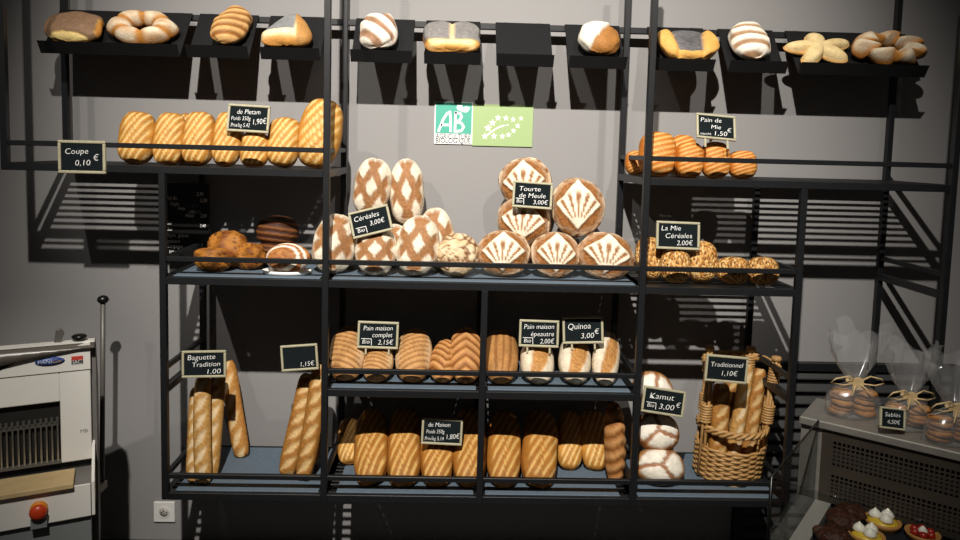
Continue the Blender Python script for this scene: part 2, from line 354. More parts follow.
SEED = [0]
def loaf_geo(W, L, T, pat, q=None, ns=56, na=56, pw=2.5, pc=2.1, flat=.75, bend=0, wob=.02, taper=0, shape=None):
    q = dict(q or {}); SEED[0] += 1; q.setdefault('s', SEED[0]*3.71)
    vs = []; cols = []
    for i in range(ns+1):
        s = math.sin(PI*(i/ns-.5)); s = math.copysign(abs(s)**.9, s)
        r = max(0.0, 1-abs(s)**pw)**(1/pw); r = max(r, .002)*(1+taper*s)
        for k in range(na):
            a = 2*PI*k/na; ca, sa = math.cos(a), math.sin(a)
            x = math.copysign(abs(ca)**(2/pc), ca); z = math.copysign(abs(sa)**(2/pc), sa)
            if z < 0: z *= flat
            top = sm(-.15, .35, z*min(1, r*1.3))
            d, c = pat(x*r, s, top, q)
            w = wob*noise.noise((x*r*1.6+q['s'], s*1.6, z*1.6))
            kx = r*(1+d*.3+w*2)
            vs.append(Vector((x*kx*W/2+bend*(1-s*s)*L*.5, s*L/2*(1+w), (z*r*(1+w*2)+d*(1 if z > 0 else .3))*T/2))); cols.append(c)
    if shape: vs = [Vector(shape(v.x, v.y, v.z, W, L, T)) for v in vs]
    fs = [(i*na+k, i*na+(k+1) % na, (i+1)*na+(k+1) % na, (i+1)*na+k) for i in range(ns) for k in range(na)]
    fs += [tuple(range(na))[::-1], tuple(ns*na+k for k in range(na))]
    return vs, fs, cols
def orient(lean=0, roll=0, yaw=0):
    return Matrix.Rotation(R(yaw), 4, 'Z') @ Matrix.Rotation(R(roll), 4, 'Y') @ Matrix.Rotation(R(90-lean), 4, 'X')
def finish(name, geo, m, loc, rot, label, cat, group, rest=None):
    vs, fs, cols = geo; mb = MB().add(vs, fs, True); o = mb.build(name, m, cols=cols)
    X = rot.copy(); X.translation = loc
    if rest is not None: X.translation.z += rest-min((X @ v).z for v in vs)
    o.matrix_world = X
    return tag(o, label, cat, group)
# the loaf is given by its outline in the photo: centre x, top and bottom rows, width; Y is its depth on the shelf
def bread(name, label, pat, cx, yt, yb, w, Y, thick=.8, lean=14, roll=0, yaw=0, rest=None, group=None, m='crust', cat='bread', q=None, **kw):
    k = ppm(Y, cx, (yt+yb)/2); W = w/k; T = W*thick
    zt = at(cx, yt, Y).z; zb = rest if rest is not None else at(cx, yb, Y).z
    hh = zt-zb; l, ro = R(lean), R(roll)
    L = hh/(math.cos(l)*math.cos(ro)) if lean < 50 else (yb-yt)/k
    L = max(L-T*abs(math.sin(l))*.35, W*.5)
    loc = at(cx, (yt+yb)/2, Y)
    if lean < 50: loc.z = (zt+zb)/2
    return finish(name, loaf_geo(W, L, T, pat, q, **kw), MT[m], loc, orient(lean, roll, yaw), label, cat, group, rest)

# loaf lying back at a slant: bottom end at depth Yb on the shelf, top end (row yt) at depth Yt
def slant(name, label, pat, cx, yt, w, Yb, Yt, rest, group=None, thick=.8, dx=0, yaw=0, m='crust', q=None, ns=64, na=64, **kw):
    Ym = (Yb+Yt)/2; W = w/ppm(Ym, cx, yt); T = W*thick
    a = at(cx+dx, yt, Yt); b = at(cx, yt, Yb); b.z = rest+T*.32
    a.z -= T*.25
    ax = a-b; L = ax.length; ax.normalize(); z = Vector((math.sin(R(yaw)), -1, .0)); x = ax.cross(z); x.normalize(); z = x.cross(ax)
    rot = Matrix((x, ax, z)).transposed().to_4x4()
    return finish(name, loaf_geo(W, L, T, pat, q, ns=ns, na=na, **kw), MT[m], (a+b)/2, rot, label, 'bread', group, rest)
# upper left shelf: slashed golden loaves
g = 'golden slashed loaves on the upper left shelf'; r1 = S1T
va = dict(wob=.04, ns=84, na=84, pw=3.2, pc=2.6, thick=.85, lean=14)
for cx, yt, w, Y, roll, n, lb in (
        (138, 111, 34, .12, 2, 1, 'golden slashed loaf at the far left end of the upper left shelf'),
        (170, 112, 30, .12, 1, 1.1, 'golden slashed loaf, second from the left on the upper left shelf'),
        (199, 111, 31, .12, 1, 1, 'golden slashed loaf, third from the left on the upper left shelf'),
        (228, 111, 29, .12, 3, 1, 'golden slashed loaf just left of the chalkboard on the upper left shelf'),
        (255, 131, 28, .10, 0, .8, 'short golden loaf right below the chalkboard on the upper left shelf'),
        (284, 117, 32, .12, 3, 1, 'golden slashed loaf between the chalkboard loaf and the tallest loaf')):
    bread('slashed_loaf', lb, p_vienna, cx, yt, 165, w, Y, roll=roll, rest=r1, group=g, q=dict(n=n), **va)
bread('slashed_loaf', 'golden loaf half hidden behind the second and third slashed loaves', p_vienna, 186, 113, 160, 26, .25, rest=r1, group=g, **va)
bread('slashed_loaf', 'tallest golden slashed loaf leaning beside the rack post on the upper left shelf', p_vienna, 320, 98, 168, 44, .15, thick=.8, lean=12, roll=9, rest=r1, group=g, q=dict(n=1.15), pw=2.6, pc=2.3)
# upper right shelf: pain de mie
g = 'brown sandwich loaves on the upper right shelf'
for cx, yt, w, Y, roll, lb in (
        (636, 150, 22, .24, 0, 'small pale brown loaf end behind the post at the left of the upper right shelf'),
        (657, 131, 37, .14, 4, 'largest brown scored loaf behind the post on the upper right shelf'),
        (683, 134, 28, .25, 2, 'brown loaf standing behind the front row on the upper right shelf'),
        (689, 141, 28, .11, 3, 'brown scored loaf, left of the middle pair in the upper right row'),
        (715, 141, 29, .11, 0, 'brown scored loaf right below the chalkboard on the upper right shelf'),
        (742, 150, 28, .11, 0, 'short brown loaf at the right end of the upper right row')):
    bread('sandwich_loaf', lb, p_mie, cx, yt, 179, w, Y, thick=.85, lean=16, roll=roll, rest=r1, group=g, pw=3, pc=2.5)

# middle shelf, left bay
r2 = S2T+MATH
bread('raisin_bun', 'large lumpy raisin bun, top of the pile at the left of the middle shelf', p_raisin, 228, 230, 268, 42, .16, thick=.8, lean=20, rest=None, group='raisin buns', pw=2.2, wob=.08)
bread('raisin_bun', 'lumpy raisin bun at the front left of the middle shelf pile', p_raisin, 214, 246, 276, 38, .09, thick=.8, lean=30, rest=r2, group='raisin buns', pw=2.2, wob=.09)
bread('raisin_bun', 'smaller golden raisin bun right of the pile on the middle shelf', p_raisin, 250, 242, 272, 30, .14, thick=.8, lean=25, rest=r2, group='raisin buns', pw=2.2, wob=.08)
bread('dark_loaf', 'dark glazed loaf on top of another dark loaf behind the floured coil loaf', p_dark, 278, 215, 248, 42, .25, thick=.85, lean=8, group='dark glazed loaves', pw=2.4)
bread('dark_loaf', 'lower dark glazed loaf under another one behind the floured coil loaf', p_dark, 277, 240, 272, 44, .24, thick=.85, lean=8, rest=r2, group='dark glazed loaves', pw=2.6)
pl = MB(); cc = at(287, 276, .07); cc.z = r2
pl.lathe([(.045, 0), (.075, .002), (.082, .014), (.079, .014), (.072, .005), (.0, .004)], 40, Matrix.Translation(cc) @ Matrix.Diagonal((1, .62, 1, 1)))
tag(pl.build('paper_dish', MT['paper']), 'white paper dish under the coiled loaf on the middle shelf', 'dish')
bread('coiled_loaf', 'round brown loaf with white floured coil lines on a paper dish', p_swirl, 288, 243, 275, 44, .075, thick=.6, lean=35, rest=r2+.007, pw=2.1)

# middle shelf, middle bay: cereal loaves
g = 'floured loaves with lozenge cuts on the middle shelf'
lz = dict(wob=.05, pw=2.3, pc=2.1, thick=.72)
for cx, yt, yb, w, Y, lean, roll, rest, lb in (
        (372, 158, 218, 38, .27, 10, 7, None, 'floured lozenge loaf standing at the back left above the tilted chalkboard'),
        (407, 159, 224, 35, .29, 10, -3, None, 'floured lozenge loaf standing at the back right above the front row'),
        (335, 214, 277, 44, .12, 18, 12, r2, 'floured lozenge loaf partly behind the rack post at the left of the middle bay'),
        (376, 226, 278, 42, .09, 20, 0, r2, 'floured lozenge loaf directly under the tilted chalkboard'),
        (352, 222, 262, 30, .24, 15, 6, r2, 'floured lozenge loaf half hidden behind the tilted chalkboard'),
        (394, 224, 266, 38, .27, 8, -3, r2, 'floured lozenge loaf in the gap behind the two front middle ones'),
        (418, 215, 281, 42, .10, 18, 7, r2, 'floured lozenge loaf at the front right of the lozenge loaf heap'),
        (438, 208, 268, 36, .22, 14, -12, r2, 'floured lozenge loaf leaning behind the front right one')):
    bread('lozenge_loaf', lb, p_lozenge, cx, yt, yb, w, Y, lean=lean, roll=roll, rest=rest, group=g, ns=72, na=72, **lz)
bread('rustic_loaf', 'round cracked pale loaf between the lozenge loaves and the big round loaves', p_rustic, 458, 232, 276, 42, .10, thick=.75, lean=20, rest=r2, pw=2.2, wob=.05)
g = 'big round floured loaves'
for cx, yt, yb, w, Y, lean, roll, yaw, rest, lb in (
        (525, 157, 208, 53, .25, 12, -6, 10, None, 'big round floured loaf at the top of the pile above the chalkboard'),
        (524, 196, 246, 55, .20, 12, 4, 12, None, 'big round floured loaf right below the chalkboard in the pile'),
        (577, 177, 237, 55, .19, 16, 0, 4, None, 'largest round floured loaf at the upper right of the pile'),
        (504, 229, 283, 54, .11, 20, -2, 10, r2, 'big round floured loaf, bottom left of the pile'),
        (555, 231, 284, 50, .11, 20, 3, 0, r2, 'big round floured loaf, bottom middle of the pile'),
        (605, 231, 284, 58, .11, 20, 8, 4, r2, 'big round floured loaf, bottom right of the pile beside the post')):
    bread('round_loaf', lb, p_tourte, cx, yt, yb, w, Y, thick=.6, lean=lean, roll=roll, yaw=-yaw, rest=rest, group=g, ns=96, na=96, pw=2.05, pc=2, wob=.045)
# middle shelf, right bay: seeded loaves
g = 'seeded loaves on the middle shelf'; r2b = S2T
for cx, yt, w, Y, roll, lb in (
        (650, 236, 31, .14, 3, 'seeded loaf behind the rack post at the left of the seeded row'),
        (675, 248, 30, .08, 0, 'seeded loaf below the chalkboard in the seeded row'),
        (701, 240, 31, .11, 4, 'taller seeded loaf right of the chalkboard in the seeded row'),
        (733, 256, 34, .075, 2, 'broad seeded loaf, second from the right in the seeded row'),
        (762, 256, 31, .075, 0, 'seeded loaf at the right end of the seeded row')):
    bread('seeded_loaf', lb, p_seed, cx, yt, 290, w, Y, thick=.85, lean=16, roll=roll, rest=r2b, group=g, m='seeds', pw=2.7, pc=2.3)

# small shelf, left cell
r3 = S3T+MATH; g = 'wholemeal loaves on the small upper left rack shelf'
for cx, yt, w, Yb, Yt, dx, sl, lb in (
        (347, 319, 36, .04, .27, 2, 1.6, 'wholemeal scored loaf at the left of the small left shelf'),
        (378, 336, 31, .035, .22, 1, 1.4, 'short wholemeal loaf under the complete bread chalkboard'),
        (413, 321, 36, .04, .27, 3, -1.2, 'wholemeal scored loaf right of the complete bread chalkboard')):
    slant('wholemeal_loaf', lb, p_whole, cx, yt, w, Yb, Yt, r3, g, dx=dx, q=dict(slant=sl), pw=2.6, pc=2.2)
g = 'pleated brown loaves'
slant('pleated_loaf', 'small pleated brown loaf leaning left beside the middle post', p_braid, 441, 334, 29, .045, .22, r3, g, dx=8, q=dict(slant=-1.2), pw=2.4)
slant('pleated_loaf', 'larger pleated brown loaf right next to the middle post', p_braid, 467, 318, 33, .04, .26, r3, g, dx=-1, q=dict(slant=1.0), pw=2.4)
# small shelf, right cell
slant('grain_loaf', 'brown loaf with lengthwise slits right of the middle post', p_grain, 502, 322, 35, .04, .27, r3, 'brown slit loaves', pw=2.5)
g = 'floured loaves with one long cut'
for cx, yt, w, Yb, Yt, dx, lb in (
        (538, 334, 35, .04, .23, 0, 'floured loaf with one long cut under the spelt chalkboard'),
        (575, 331, 34, .04, .24, 1, 'floured loaf with one long cut under the quinoa chalkboard'),
        (605, 326, 29, .04, .27, 4, 'floured loaf with one long cut right of the quinoa chalkboard')):
    slant('cut_loaf', lb, p_slash, cx, yt, w, Yb, Yt, r3, g, dx=dx, pw=2.4)

# bottom shelf, middle cells
r4 = S4T+MATH; g = 'long slashed loaves on the bottom shelf'
vb = dict(wob=.04, ns=84, na=84, pw=3.2, pc=2.6, thick=.75)
slant('slashed_loaf', 'dark brown loaf in the shade at the far left of the bottom loaf row', p_vienna, 350, 412, 24, .20, .32, r4, g, **vb)
for cx, yt, w, Yb, Yt, dx, lb in (
        (372, 402, 34, .035, .31, 0, 'long slashed loaf, first lit one from the left in the bottom row'),
        (405, 399, 34, .035, .31, 0, 'long slashed loaf left of the chalkboard in the bottom row'),
        (438, 412, 33, .035, .27, 0, 'long slashed loaf right below the chalkboard in the bottom row'),
        (471, 401, 34, .035, .31, 0, 'long slashed loaf behind the middle post in the bottom row'),
        (506, 402, 34, .035, .31, -2, 'long slashed loaf directly right of the middle post in the bottom row'),
        (541, 403, 36, .035, .31, 0, 'widest slashed loaf in the right cell of the bottom row')):
    slant('slashed_loaf', lb, p_vienna, cx, yt, w, Yb, Yt, r4, g, dx=dx, q=dict(n=1.2, d=1), **vb)
slant('slashed_loaf', 'shaded slashed loaf set back right of the widest one', p_vienna, 571, 402, 26, .185, .325, r4, g, **vb)
slant('slashed_loaf', 'shaded slashed loaf set back, second from the right end', p_vienna, 599, 400, 28, .185, .325, r4, g, dx=-8, **vb)
bread('knobbly_loaf', 'narrow knobbly loaf at the right end of the bottom loaf row', p_braid, 614, 403, 478, 20, .12, thick=1.2, lean=8, roll=3, yaw=30, rest=r4, q=dict(slant=.5), pw=2.8)

# bottom shelf, right bay: round white kamut loaves
g = 'white floured round loaves beside the basket'
for i, (cx, yt, yb, w, Y, lean, a, rest, lb) in enumerate((
        (659, 448, 488, 50, .10, 30, 1.0, r4, 'round white floured loaf at the bottom of the stack beside the basket'),
        (657, 414, 450, 44, .14, 28, 1.6, None, 'round white floured loaf in the middle of the stack beside the basket'),
        (652, 372, 414, 42, .18, 22, 1.2, None, 'round white floured loaf at the top of the stack beside the basket'))):
    bread('round_floured_loaf', lb, p_kamut, cx, yt, yb, w, Y, thick=.7, lean=lean, yaw=-6, rest=rest, group=g, q=dict(a=a), ns=72, na=72, pw=2.2, pc=2.1)

# baguettes: given by top and bottom pixels
def baguette(lb, p0, p1, Y0, Y1, w, group, rest=None, bend=.0, q=None, yaw=0, name='baguette'):
    a = at(p0[0], p0[1], Y0); b = at(p1[0], p1[1], Y1)
    if rest is not None: b = at(p1[0], p1[1], Y1); b.z = rest+.014
    ax = (a-b); L = ax.length; ax.normalize(); W = w/ppm((Y0+Y1)/2)
    z = Vector((math.sin(R(yaw)), -math.cos(R(yaw)), 0)); x = ax.cross(z); x.normalize(); z = x.cross(ax)
    rot = Matrix((x, ax, z)).transposed().to_4x4()
    geo = loaf_geo(W, L, W*.85, p_bag, dict(q or {}), ns=90, na=36, pw=5, pc=2.1, flat=.85, bend=bend, wob=.03)
    return finish(name, geo, MT['crust'], (a+b)/2, rot, lb, 'baguette', group, rest)
g = 'baguettes leaning on the bottom shelf'
pale = dict(c0=0x9A6A34, c1=0xC89A54, c2=0xE6D2AC, n=3.2)
brown = dict(c0=0x80501F, c1=0xB07A36, c2=0xDDBE86, n=3.4)
baguette('pale crusty baguette, left one of the front three', (197, 384), (193, 486), .16, .06, 15, g, r4, q=pale)
baguette('pale crusty baguette, middle one of the front three under the chalkboard', (203, 372), (204, 485), .15, .05, 18, g, r4, q=pale, bend=-.02)
baguette('pale crusty baguette, right one of the front three', (219, 364), (211, 478), .2, .09, 16, g, r4, q=pale)
baguette('baguette leaning alone against the back behind the front three', (227, 358), (242, 456), .33, .26, 17, g, r4, q=dict(c0=0xA86E30, c1=0xC68E48, n=2.6))
baguette('brown twisted baguette, left one of the right pair', (309, 372), (286, 476), .22, .11, 20, g, r4, q=brown, bend=.02)
baguette('brown twisted baguette, right one of the right pair beside the post', (321, 362), (303, 483), .18, .08, 19, g, r4, q=brown, bend=.02)
baguette('brown baguette standing behind the right pair', (318, 378), (311, 472), .27, .2, 16, g, r4, q=brown)

# ------------------------------------------------------------------ wicker basket and its baguettes
bc = at(725, 485, .185); bc.z = r4
BX, BY = .111, .112; BH = at(735, 353, .2).z - r4
bk = empty('wicker_basket', bc, 'tall golden wicker basket full of baguettes on the bottom shelf', 'basket')
BI = bk.matrix_world.inverted()
def bp_(a, z, k=1): t = z/BH; return bc+Vector((BX*(1+.10*t)*k*math.cos(a)+.030*t, BY*(1+.08*t)*k*math.sin(a), z))
wk = lambda mb, n: mb.build(n, MT['wicker'], bk, inv=BI)
mb = MB(); mb.prism([bp_(2*PI*k/32, .0, .97) for k in range(32)], (0, 0, .012)); wk(mb, 'base')
mb = MB()
for i in range(13):
    mb.tube([bp_(2*PI*k/72, .012+i*.0088, 1+.035*math.sin(k*PI/3+(i % 2)*PI)) for k in range(72)], .0052, 6, True)
wk(mb, 'woven_band')
for z, rr in ((.185, .006),):
    mb = MB()
    for ph in (0, PI/1.5, 2*PI/1.5):
        mb.tube([bp_(2*PI*k/90, z+.009*math.sin(k*PI/5+ph), 1.0+.05*math.cos(k*PI/5+ph)) for k in range(90)], .0062, 6, True)
    wk(mb, 'middle_ring')
for k in range(20):
    a = 2*PI*(k+.5)/20
    if 205 < math.degrees(a) < 335: continue
    wk(MB().tube([bp_(a, .01, .99), bp_(a, .19, .99)], .0035, 6), 'stake')
for ad in (196, -16, 50, 130):
    a = R(ad); mb = MB()
    for da, kk in ((-.09, 1), (.09, 1), (0, .93), (0, 1.07)):
        mb.tube([bp_(a+da, .01, kk), bp_(a+da, BH*.5, kk), bp_(a+da, BH*.97, kk)], .0058, 7)
    o = wk(mb, 'corner_post')
    for z0 in (BH*.80, BH*.47):
        w = MB()
        for j in range(7):
            c0 = bp_(a, z0+j*.0095); w.tube([c0+Vector((.0165*math.cos(t), .0165*math.sin(t), 0)) for t in [2*PI*q/12 for q in range(12)]], .0052, 6, True)
        b_ = w.build('wrapping', MT['wicker'], None, inv=BI); b_.parent = o
    X = MB(); X.lathe([(.003, 0), (.015, .003), (.019, .011), (.015, .019), (.003, .022)], 14, Matrix.Translation(bp_(a, BH*.965))); wk(X, 'finial')
mb = MB()
for ph in (0, PI):
    mb.tube([bp_(R(-16+212*k/60), BH*.93+.007*math.sin(k*.7+ph), 1+.04*math.cos(k*.7+ph)) for k in range(61)], .0075, 6)
wk(mb, 'top_rim')
g = 'baguettes in the wicker basket'
for p0, p1, Y0, Y1, w, qq, lb in (
        ((714, 388), (706, 462), .22, .185, 14, pale, 'baguette at the far left inside the wicker basket'),
        ((722, 381), (716, 465), .19, .125, 19, brown, 'broad brown baguette, centre left inside the wicker basket'),
        ((748, 362), (730, 465), .21, .13, 15, pale, 'pale floury baguette crossing the middle of the wicker basket'),
        ((760, 366), (744, 465), .22, .145, 16, brown, 'brown baguette at the right inside the wicker basket'),
        ((733, 366), (724, 460), .265, .225, 16, brown, 'baguette at the back of the wicker basket under the chalkboard'),
        ((768, 374), (752, 462), .24, .205, 12, brown, 'narrow baguette at the far right inside the wicker basket')):
    baguette(lb, p0, p1, Y0, Y1, w, g, r4+.013, q=qq)

# ------------------------------------------------------------------ hanging trays and their breads
tl = ['holding the brown flap loaf and a bread crown', 'holding the ridged twisted loaf', 'holding the grey topped flap loaf', 'holding the white folded loaf',
      'holding the twin lobed grey loaf', 'with no bread on it', 'holding the half floured loaf', 'holding the grey loaf with golden arms', 'holding the white coiled loaf', 'holding the star bread and a bread crown']
for (a, b, l, bt, tp), lb in zip(trays, tl):
    x0 = at(a, l, YL).x; x1 = at(b, l, YL).x; long_ = b-a > 90
    t = empty('hanging_tray', ((x0+x1)/2, YP, zp), ('long' if long_ else 'short')+' sloping black tray '+lb, 'tray', 'sloping black bread trays')
    TI = t.matrix_world.inverted(); th = .003; n = Vector((0, zp-zbm, -(YP-YB))).normalized()*th
    mb = MB().prism([(x0, YB, zbm), (x0, YP, zp), (x0, YP+n.y, zp+n.z), (x0, YB+n.y, zbm+n.z)], (x1-x0, 0, 0))
    mb.build('back_plate', MT['tray'], t, inv=TI)
    mb = MB().prism([(x0, YL, zl), (x0, YB, zbm), (x0, YB, zbm-th), (x0, YL-th, zl)], (x1-x0, 0, 0))
    mb.build('front_lip', MT['tray'], t, inv=TI)
    for xx in (x0+.03, x1-.05):
        MB().box((xx, YP-.002, zp-.003), (xx+.02, D+.02, zp)).box((xx, D+.017, zp-.02), (xx+.02, D+.02, zp)).build('hook', MT['tray'], t, inv=TI)

def p_flap(u, v, top, q):
    n = noise.noise((u*5+q['s'], v*5, 15))*.06
    f = sm(-.72, -.66, v+u*u*.28+n)*(1-sm(.80, .88, u+n)); ed = band(v+u*u*.28+.70+n, .08)*(1-sm(.80, .88, u))
    c = mix(mix(H(0xF0D48C), H(0xE6BE74), sm(-.9, -.5, v)), H(0xC98A3C), sm(.80, .9, u))
    return (.10*f-.06*ed)*top, mix(mix(H(0xB87A34), c, top), mix(H(q.get('c0', 0x8A6A50)), H(q.get('c1', 0x9C7C60)), .5+noise.noise((u*20, v*20, 1))), f*top)
def p_flap2(u, v, top, q):
    f = sm(-.40, -.33, v)*(1-sm(.26, .36, u)); fold = sm(.30, .40, u+.1*v)
    c = mix(mix(H(0xCB9048), H(0xF2DFAE), sm(-.9, -.55, v)), H(0xB58448), fold)
    return (-.05*f+.05*fold)*top, mix(H(0xB87A34), mix(c, mix(H(0x77797A), H(0x8E8F8E), .5+noise.noise((u*15, v*15, 2))), f), max(.2, top))
def p_twin(u, v, top, q):
    f = sm(-.66, -.58, v-.22*abs(u)+.1); gap = band(u, .07)*f
    c = mix(H(0xD89A4C), H(0xF0D294), sm(-1, -.8, v)*(1-sm(.7, .95, abs(u))))
    return (.12*f-.18*gap)*top, mix(H(0xC0843C), mix(c, mix(H(0x6E6A68), H(0x86827E), .5+noise.noise((u*18, v*18, 3))), f*(1-gap*.7)), max(.25, top, sm(-.2, .2, v)))
def p_arms(u, v, top, q):
    e = abs(u)-.06*v; f = (1-sm(.48, .56, e))*sm(-.84, -.76, v-.2*abs(u)); arm = sm(.50, .62, e); tri = (1-sm(-.02, .04, abs(u)*.9-(v+.45)*.5))*(1-sm(.1, .3, v))
    ln = band(e-.5, .06)
    return (.30*arm-.10*f-.12*ln-.10*f*tri)*top, mix(mix(H(0xA86A28), H(0xDDA858), top), mix(H(0x4E4C4E), H(0x706D6E), .5+noise.noise((u*18, v*18, 4))-.3*tri), f*top)
tb = 'decorative breads on the hanging trays'; YT = .265; TL = 41
PN = Vector((0, -(zp-zbm), YP-YB)).normalized(); PD = Vector((0, YP-YB, zp-zbm)).normalized(); LN = Vector((0, zl-zbm, YB-YL)).normalized(); P0 = Vector((0, YB, zbm))
def settle(o):                                   # let the bread rest on the sloping plate and against the lip
    X = o.matrix_world.copy(); V = [X @ v.co for v in o.data.vertices]
    sN = .0042-min((v-P0).dot(PN) for v in V); V = [v+PN*sN for v in V]
    sD = (.001-min((v-P0).dot(LN) for v in V))/PD.dot(LN)
    X.translation += PN*sN+PD*sD; o.matrix_world = X; return o
def tbread(name, lb, pat, cx, yt, yb, w, roll=0, thick=.55, q=None, lean=TL, Y=YT, L=None, **kw):
    k = ppm(Y, cx, (yt+yb)/2); W = w/k; T = W*thick
    o = finish(name, loaf_geo(W, L/k*.84, T*.86, pat, q, ns=72, na=72, wob=.05, **kw), MT['crust'], at(cx, (yt+yb)/2, Y), orient(lean, roll), lb, 'bread', tb)
    return settle(o)
def sh_twin(x, y, z, W, L, T):
    u = x/W*2; return x*(1+.10*(y/L)), y*(1-.22*math.exp(-(u/.22)**2)*(y > 0)), z
def sh_tri(x, y, z, W, L, T):
    t = y/L+.5; return x*(1.08-.75*max(0, t)**1.3)+W*.10*t, y, z
def sh_arms(x, y, z, W, L, T):
    u = abs(x/W*2); return x*(1+.12*(y/L)), y+L*.05*sm(.5, 1, u)*(y > 0)-L*.02*(y > 0), z
tbread('flap_loaf', 'loaf with a big dusty brown flap over pale crust on the far left tray', p_flap, 78, 10, 50, 54, 2, thick=.45, pw=2.6, pc=2.3, L=46)
tbread('twisted_loaf', 'golden ridged loaf pointing up to the right on its own tray', p_twist, 232, 5, 54, 33, 22, thick=.8, q=dict(c0=0xA8743C, c1=0xD0A468, cut=0x8A5420, n=2.6, k=-.9), pw=2.6, L=60)
tbread('flap_loaf', 'loaf with a grey flap and a pale golden fold on a short tray', p_flap2, 288, 15, 54, 54, 0, thick=.5, pw=3, L=50, shape=sh_tri)
tbread('folded_loaf', 'white floured folded loaf with a deep brown cut on a short tray', p_twist, 379, 12, 56, 37, -6, thick=.85, q=dict(n=1.0, k=.8, cut=0x8A5424), pw=2.8, L=52)
tbread('twin_loaf', 'loaf with two dark grey lobes over a golden base on a short tray', p_twin, 452, 22, 60, 56, 0, thick=.45, pw=3.4, pc=2.5, L=44, shape=sh_twin)
tbread('half_floured_loaf', 'loaf floured white on its left and crusty brown on its right', p_half, 598, 21, 62, 42, 8, thick=.75, pw=2.3, L=46)
tbread('armed_loaf', 'grey topped loaf with golden arms behind the right rack post', p_arms, 686, 26, 64, 56, 0, thick=.42, pw=2.8, pc=2.4, L=46, shape=sh_arms)
tbread('coiled_loaf', 'white floured coiled loaf leaning left on a short tray', p_twist, 748, 16, 64, 36, -14, thick=.85, q=dict(n=1.9, k=.55, cut=0x9C6A34), pw=2.6, L=56)
# crowns and star
def crown_geo(R0, r0, n, q, sq=1.0, white=.8, tw=0):
    vs = []; cols = []; nt, npn = 96, 28; s = q*5.3
    for i in range(nt):
        t = 2*PI*i/nt; ph = (t*n/(2*PI)+q*.37) % 1.0; lump = abs(math.sin(ph*PI))**.6
        rr = r0*(.78+.30*lump)
        for k in range(npn):
            f = 2*PI*k/npn; cz = math.sin(f); z = cz*rr*(1 if cz > 0 else .6); rad = R0+math.cos(f+tw*(ph-.5))*rr*1.05
            w = .06*noise.noise((math.cos(t)*2+s, math.sin(t)*2, cz))
            vs.append(Vector((rad*math.cos(t)*(1+w), rad*math.sin(t)*sq*(1+w), z*(1+w))))
            fl = sm(.35, .9, lump)*sm(-.1, .5, cz)*white; fl *= .75+noise.noise((t*2+s, f, 0))*.6
            cols.append(mix(mix(H(0x9A5E24), H(0xC08238), .5+.5*cz), H(0xEADBBE), fl))
    fs = [(i*npn+k, i*npn+(k+1) % npn, ((i+1) % nt)*npn+(k+1) % npn, ((i+1) % nt)*npn+k) for i in range(nt) for k in range(npn)]
    return vs, [f[::-1] for f in fs], cols
k_ = ppm(YT, 145, 28)
settle(finish('ring_bread', crown_geo(21.5/k_, 11/k_, 6, 1, .64, .95), MT['crust'], at(145, 27.5, YT), orient(TL, 3), 'ring of floured bread balls beside the brown flap loaf', 'bread', tb))
settle(finish('ring_bread', crown_geo(25.5/k_, 11.5/k_, 7, 2, .52, 1.05, 1.6), MT['crust'], at(886, 47.5, YT), orient(TL, 2), 'braided floured bread ring at the right end of the top bar', 'bread', tb))
def star_geo(R0, T, sq=.66):
    vs = []; cols = []; nt, nr = 100, 14
    for side in (1, -1):
        for j in range(nr+1):
            p = j/nr
            for i in range(nt):
                t = 2*PI*i/nt; lob = abs(math.cos((t-.35)*2.5)); rr = R0*(.42+.58*lob**1.4)
                z = T*.5*math.sqrt(max(0, 1-p**2.6))*(1 if side > 0 else .55)*side
                ridge = .12*T*lob*p*(1-p)*side
                n = noise.noise((p*math.cos(t)*4, p*math.sin(t)*4, 20))
                vs.append(Vector((rr*p*math.cos(t), rr*p*math.sin(t)*sq, z+ridge))); cols.append(mix(H(0xE2BE7C), H(0xF0DAA6), .6*(side > 0)+n*.4) if p < .93 else H(0xC8924A))
    fs = []; o = (nr+1)*nt
    for b in (0, o):
        for j in range(nr):
            for i in range(nt):
                f = (b+j*nt+i, b+j*nt+(i+1) % nt, b+(j+1)*nt+(i+1) % nt, b+(j+1)*nt+i); fs.append(f[::-1] if b == 0 else f)
    fs += [(nr*nt+i, o+nr*nt+i, o+nr*nt+(i+1) % nt, nr*nt+(i+1) % nt) for i in range(nt)]
    return vs, fs, cols
settle(finish('star_bread', star_geo(36/k_, 20/k_), MT['crust'], at(817, 49, YT), orient(TL, -4), 'pale five armed star bread on the right long tray', 'bread', tb))

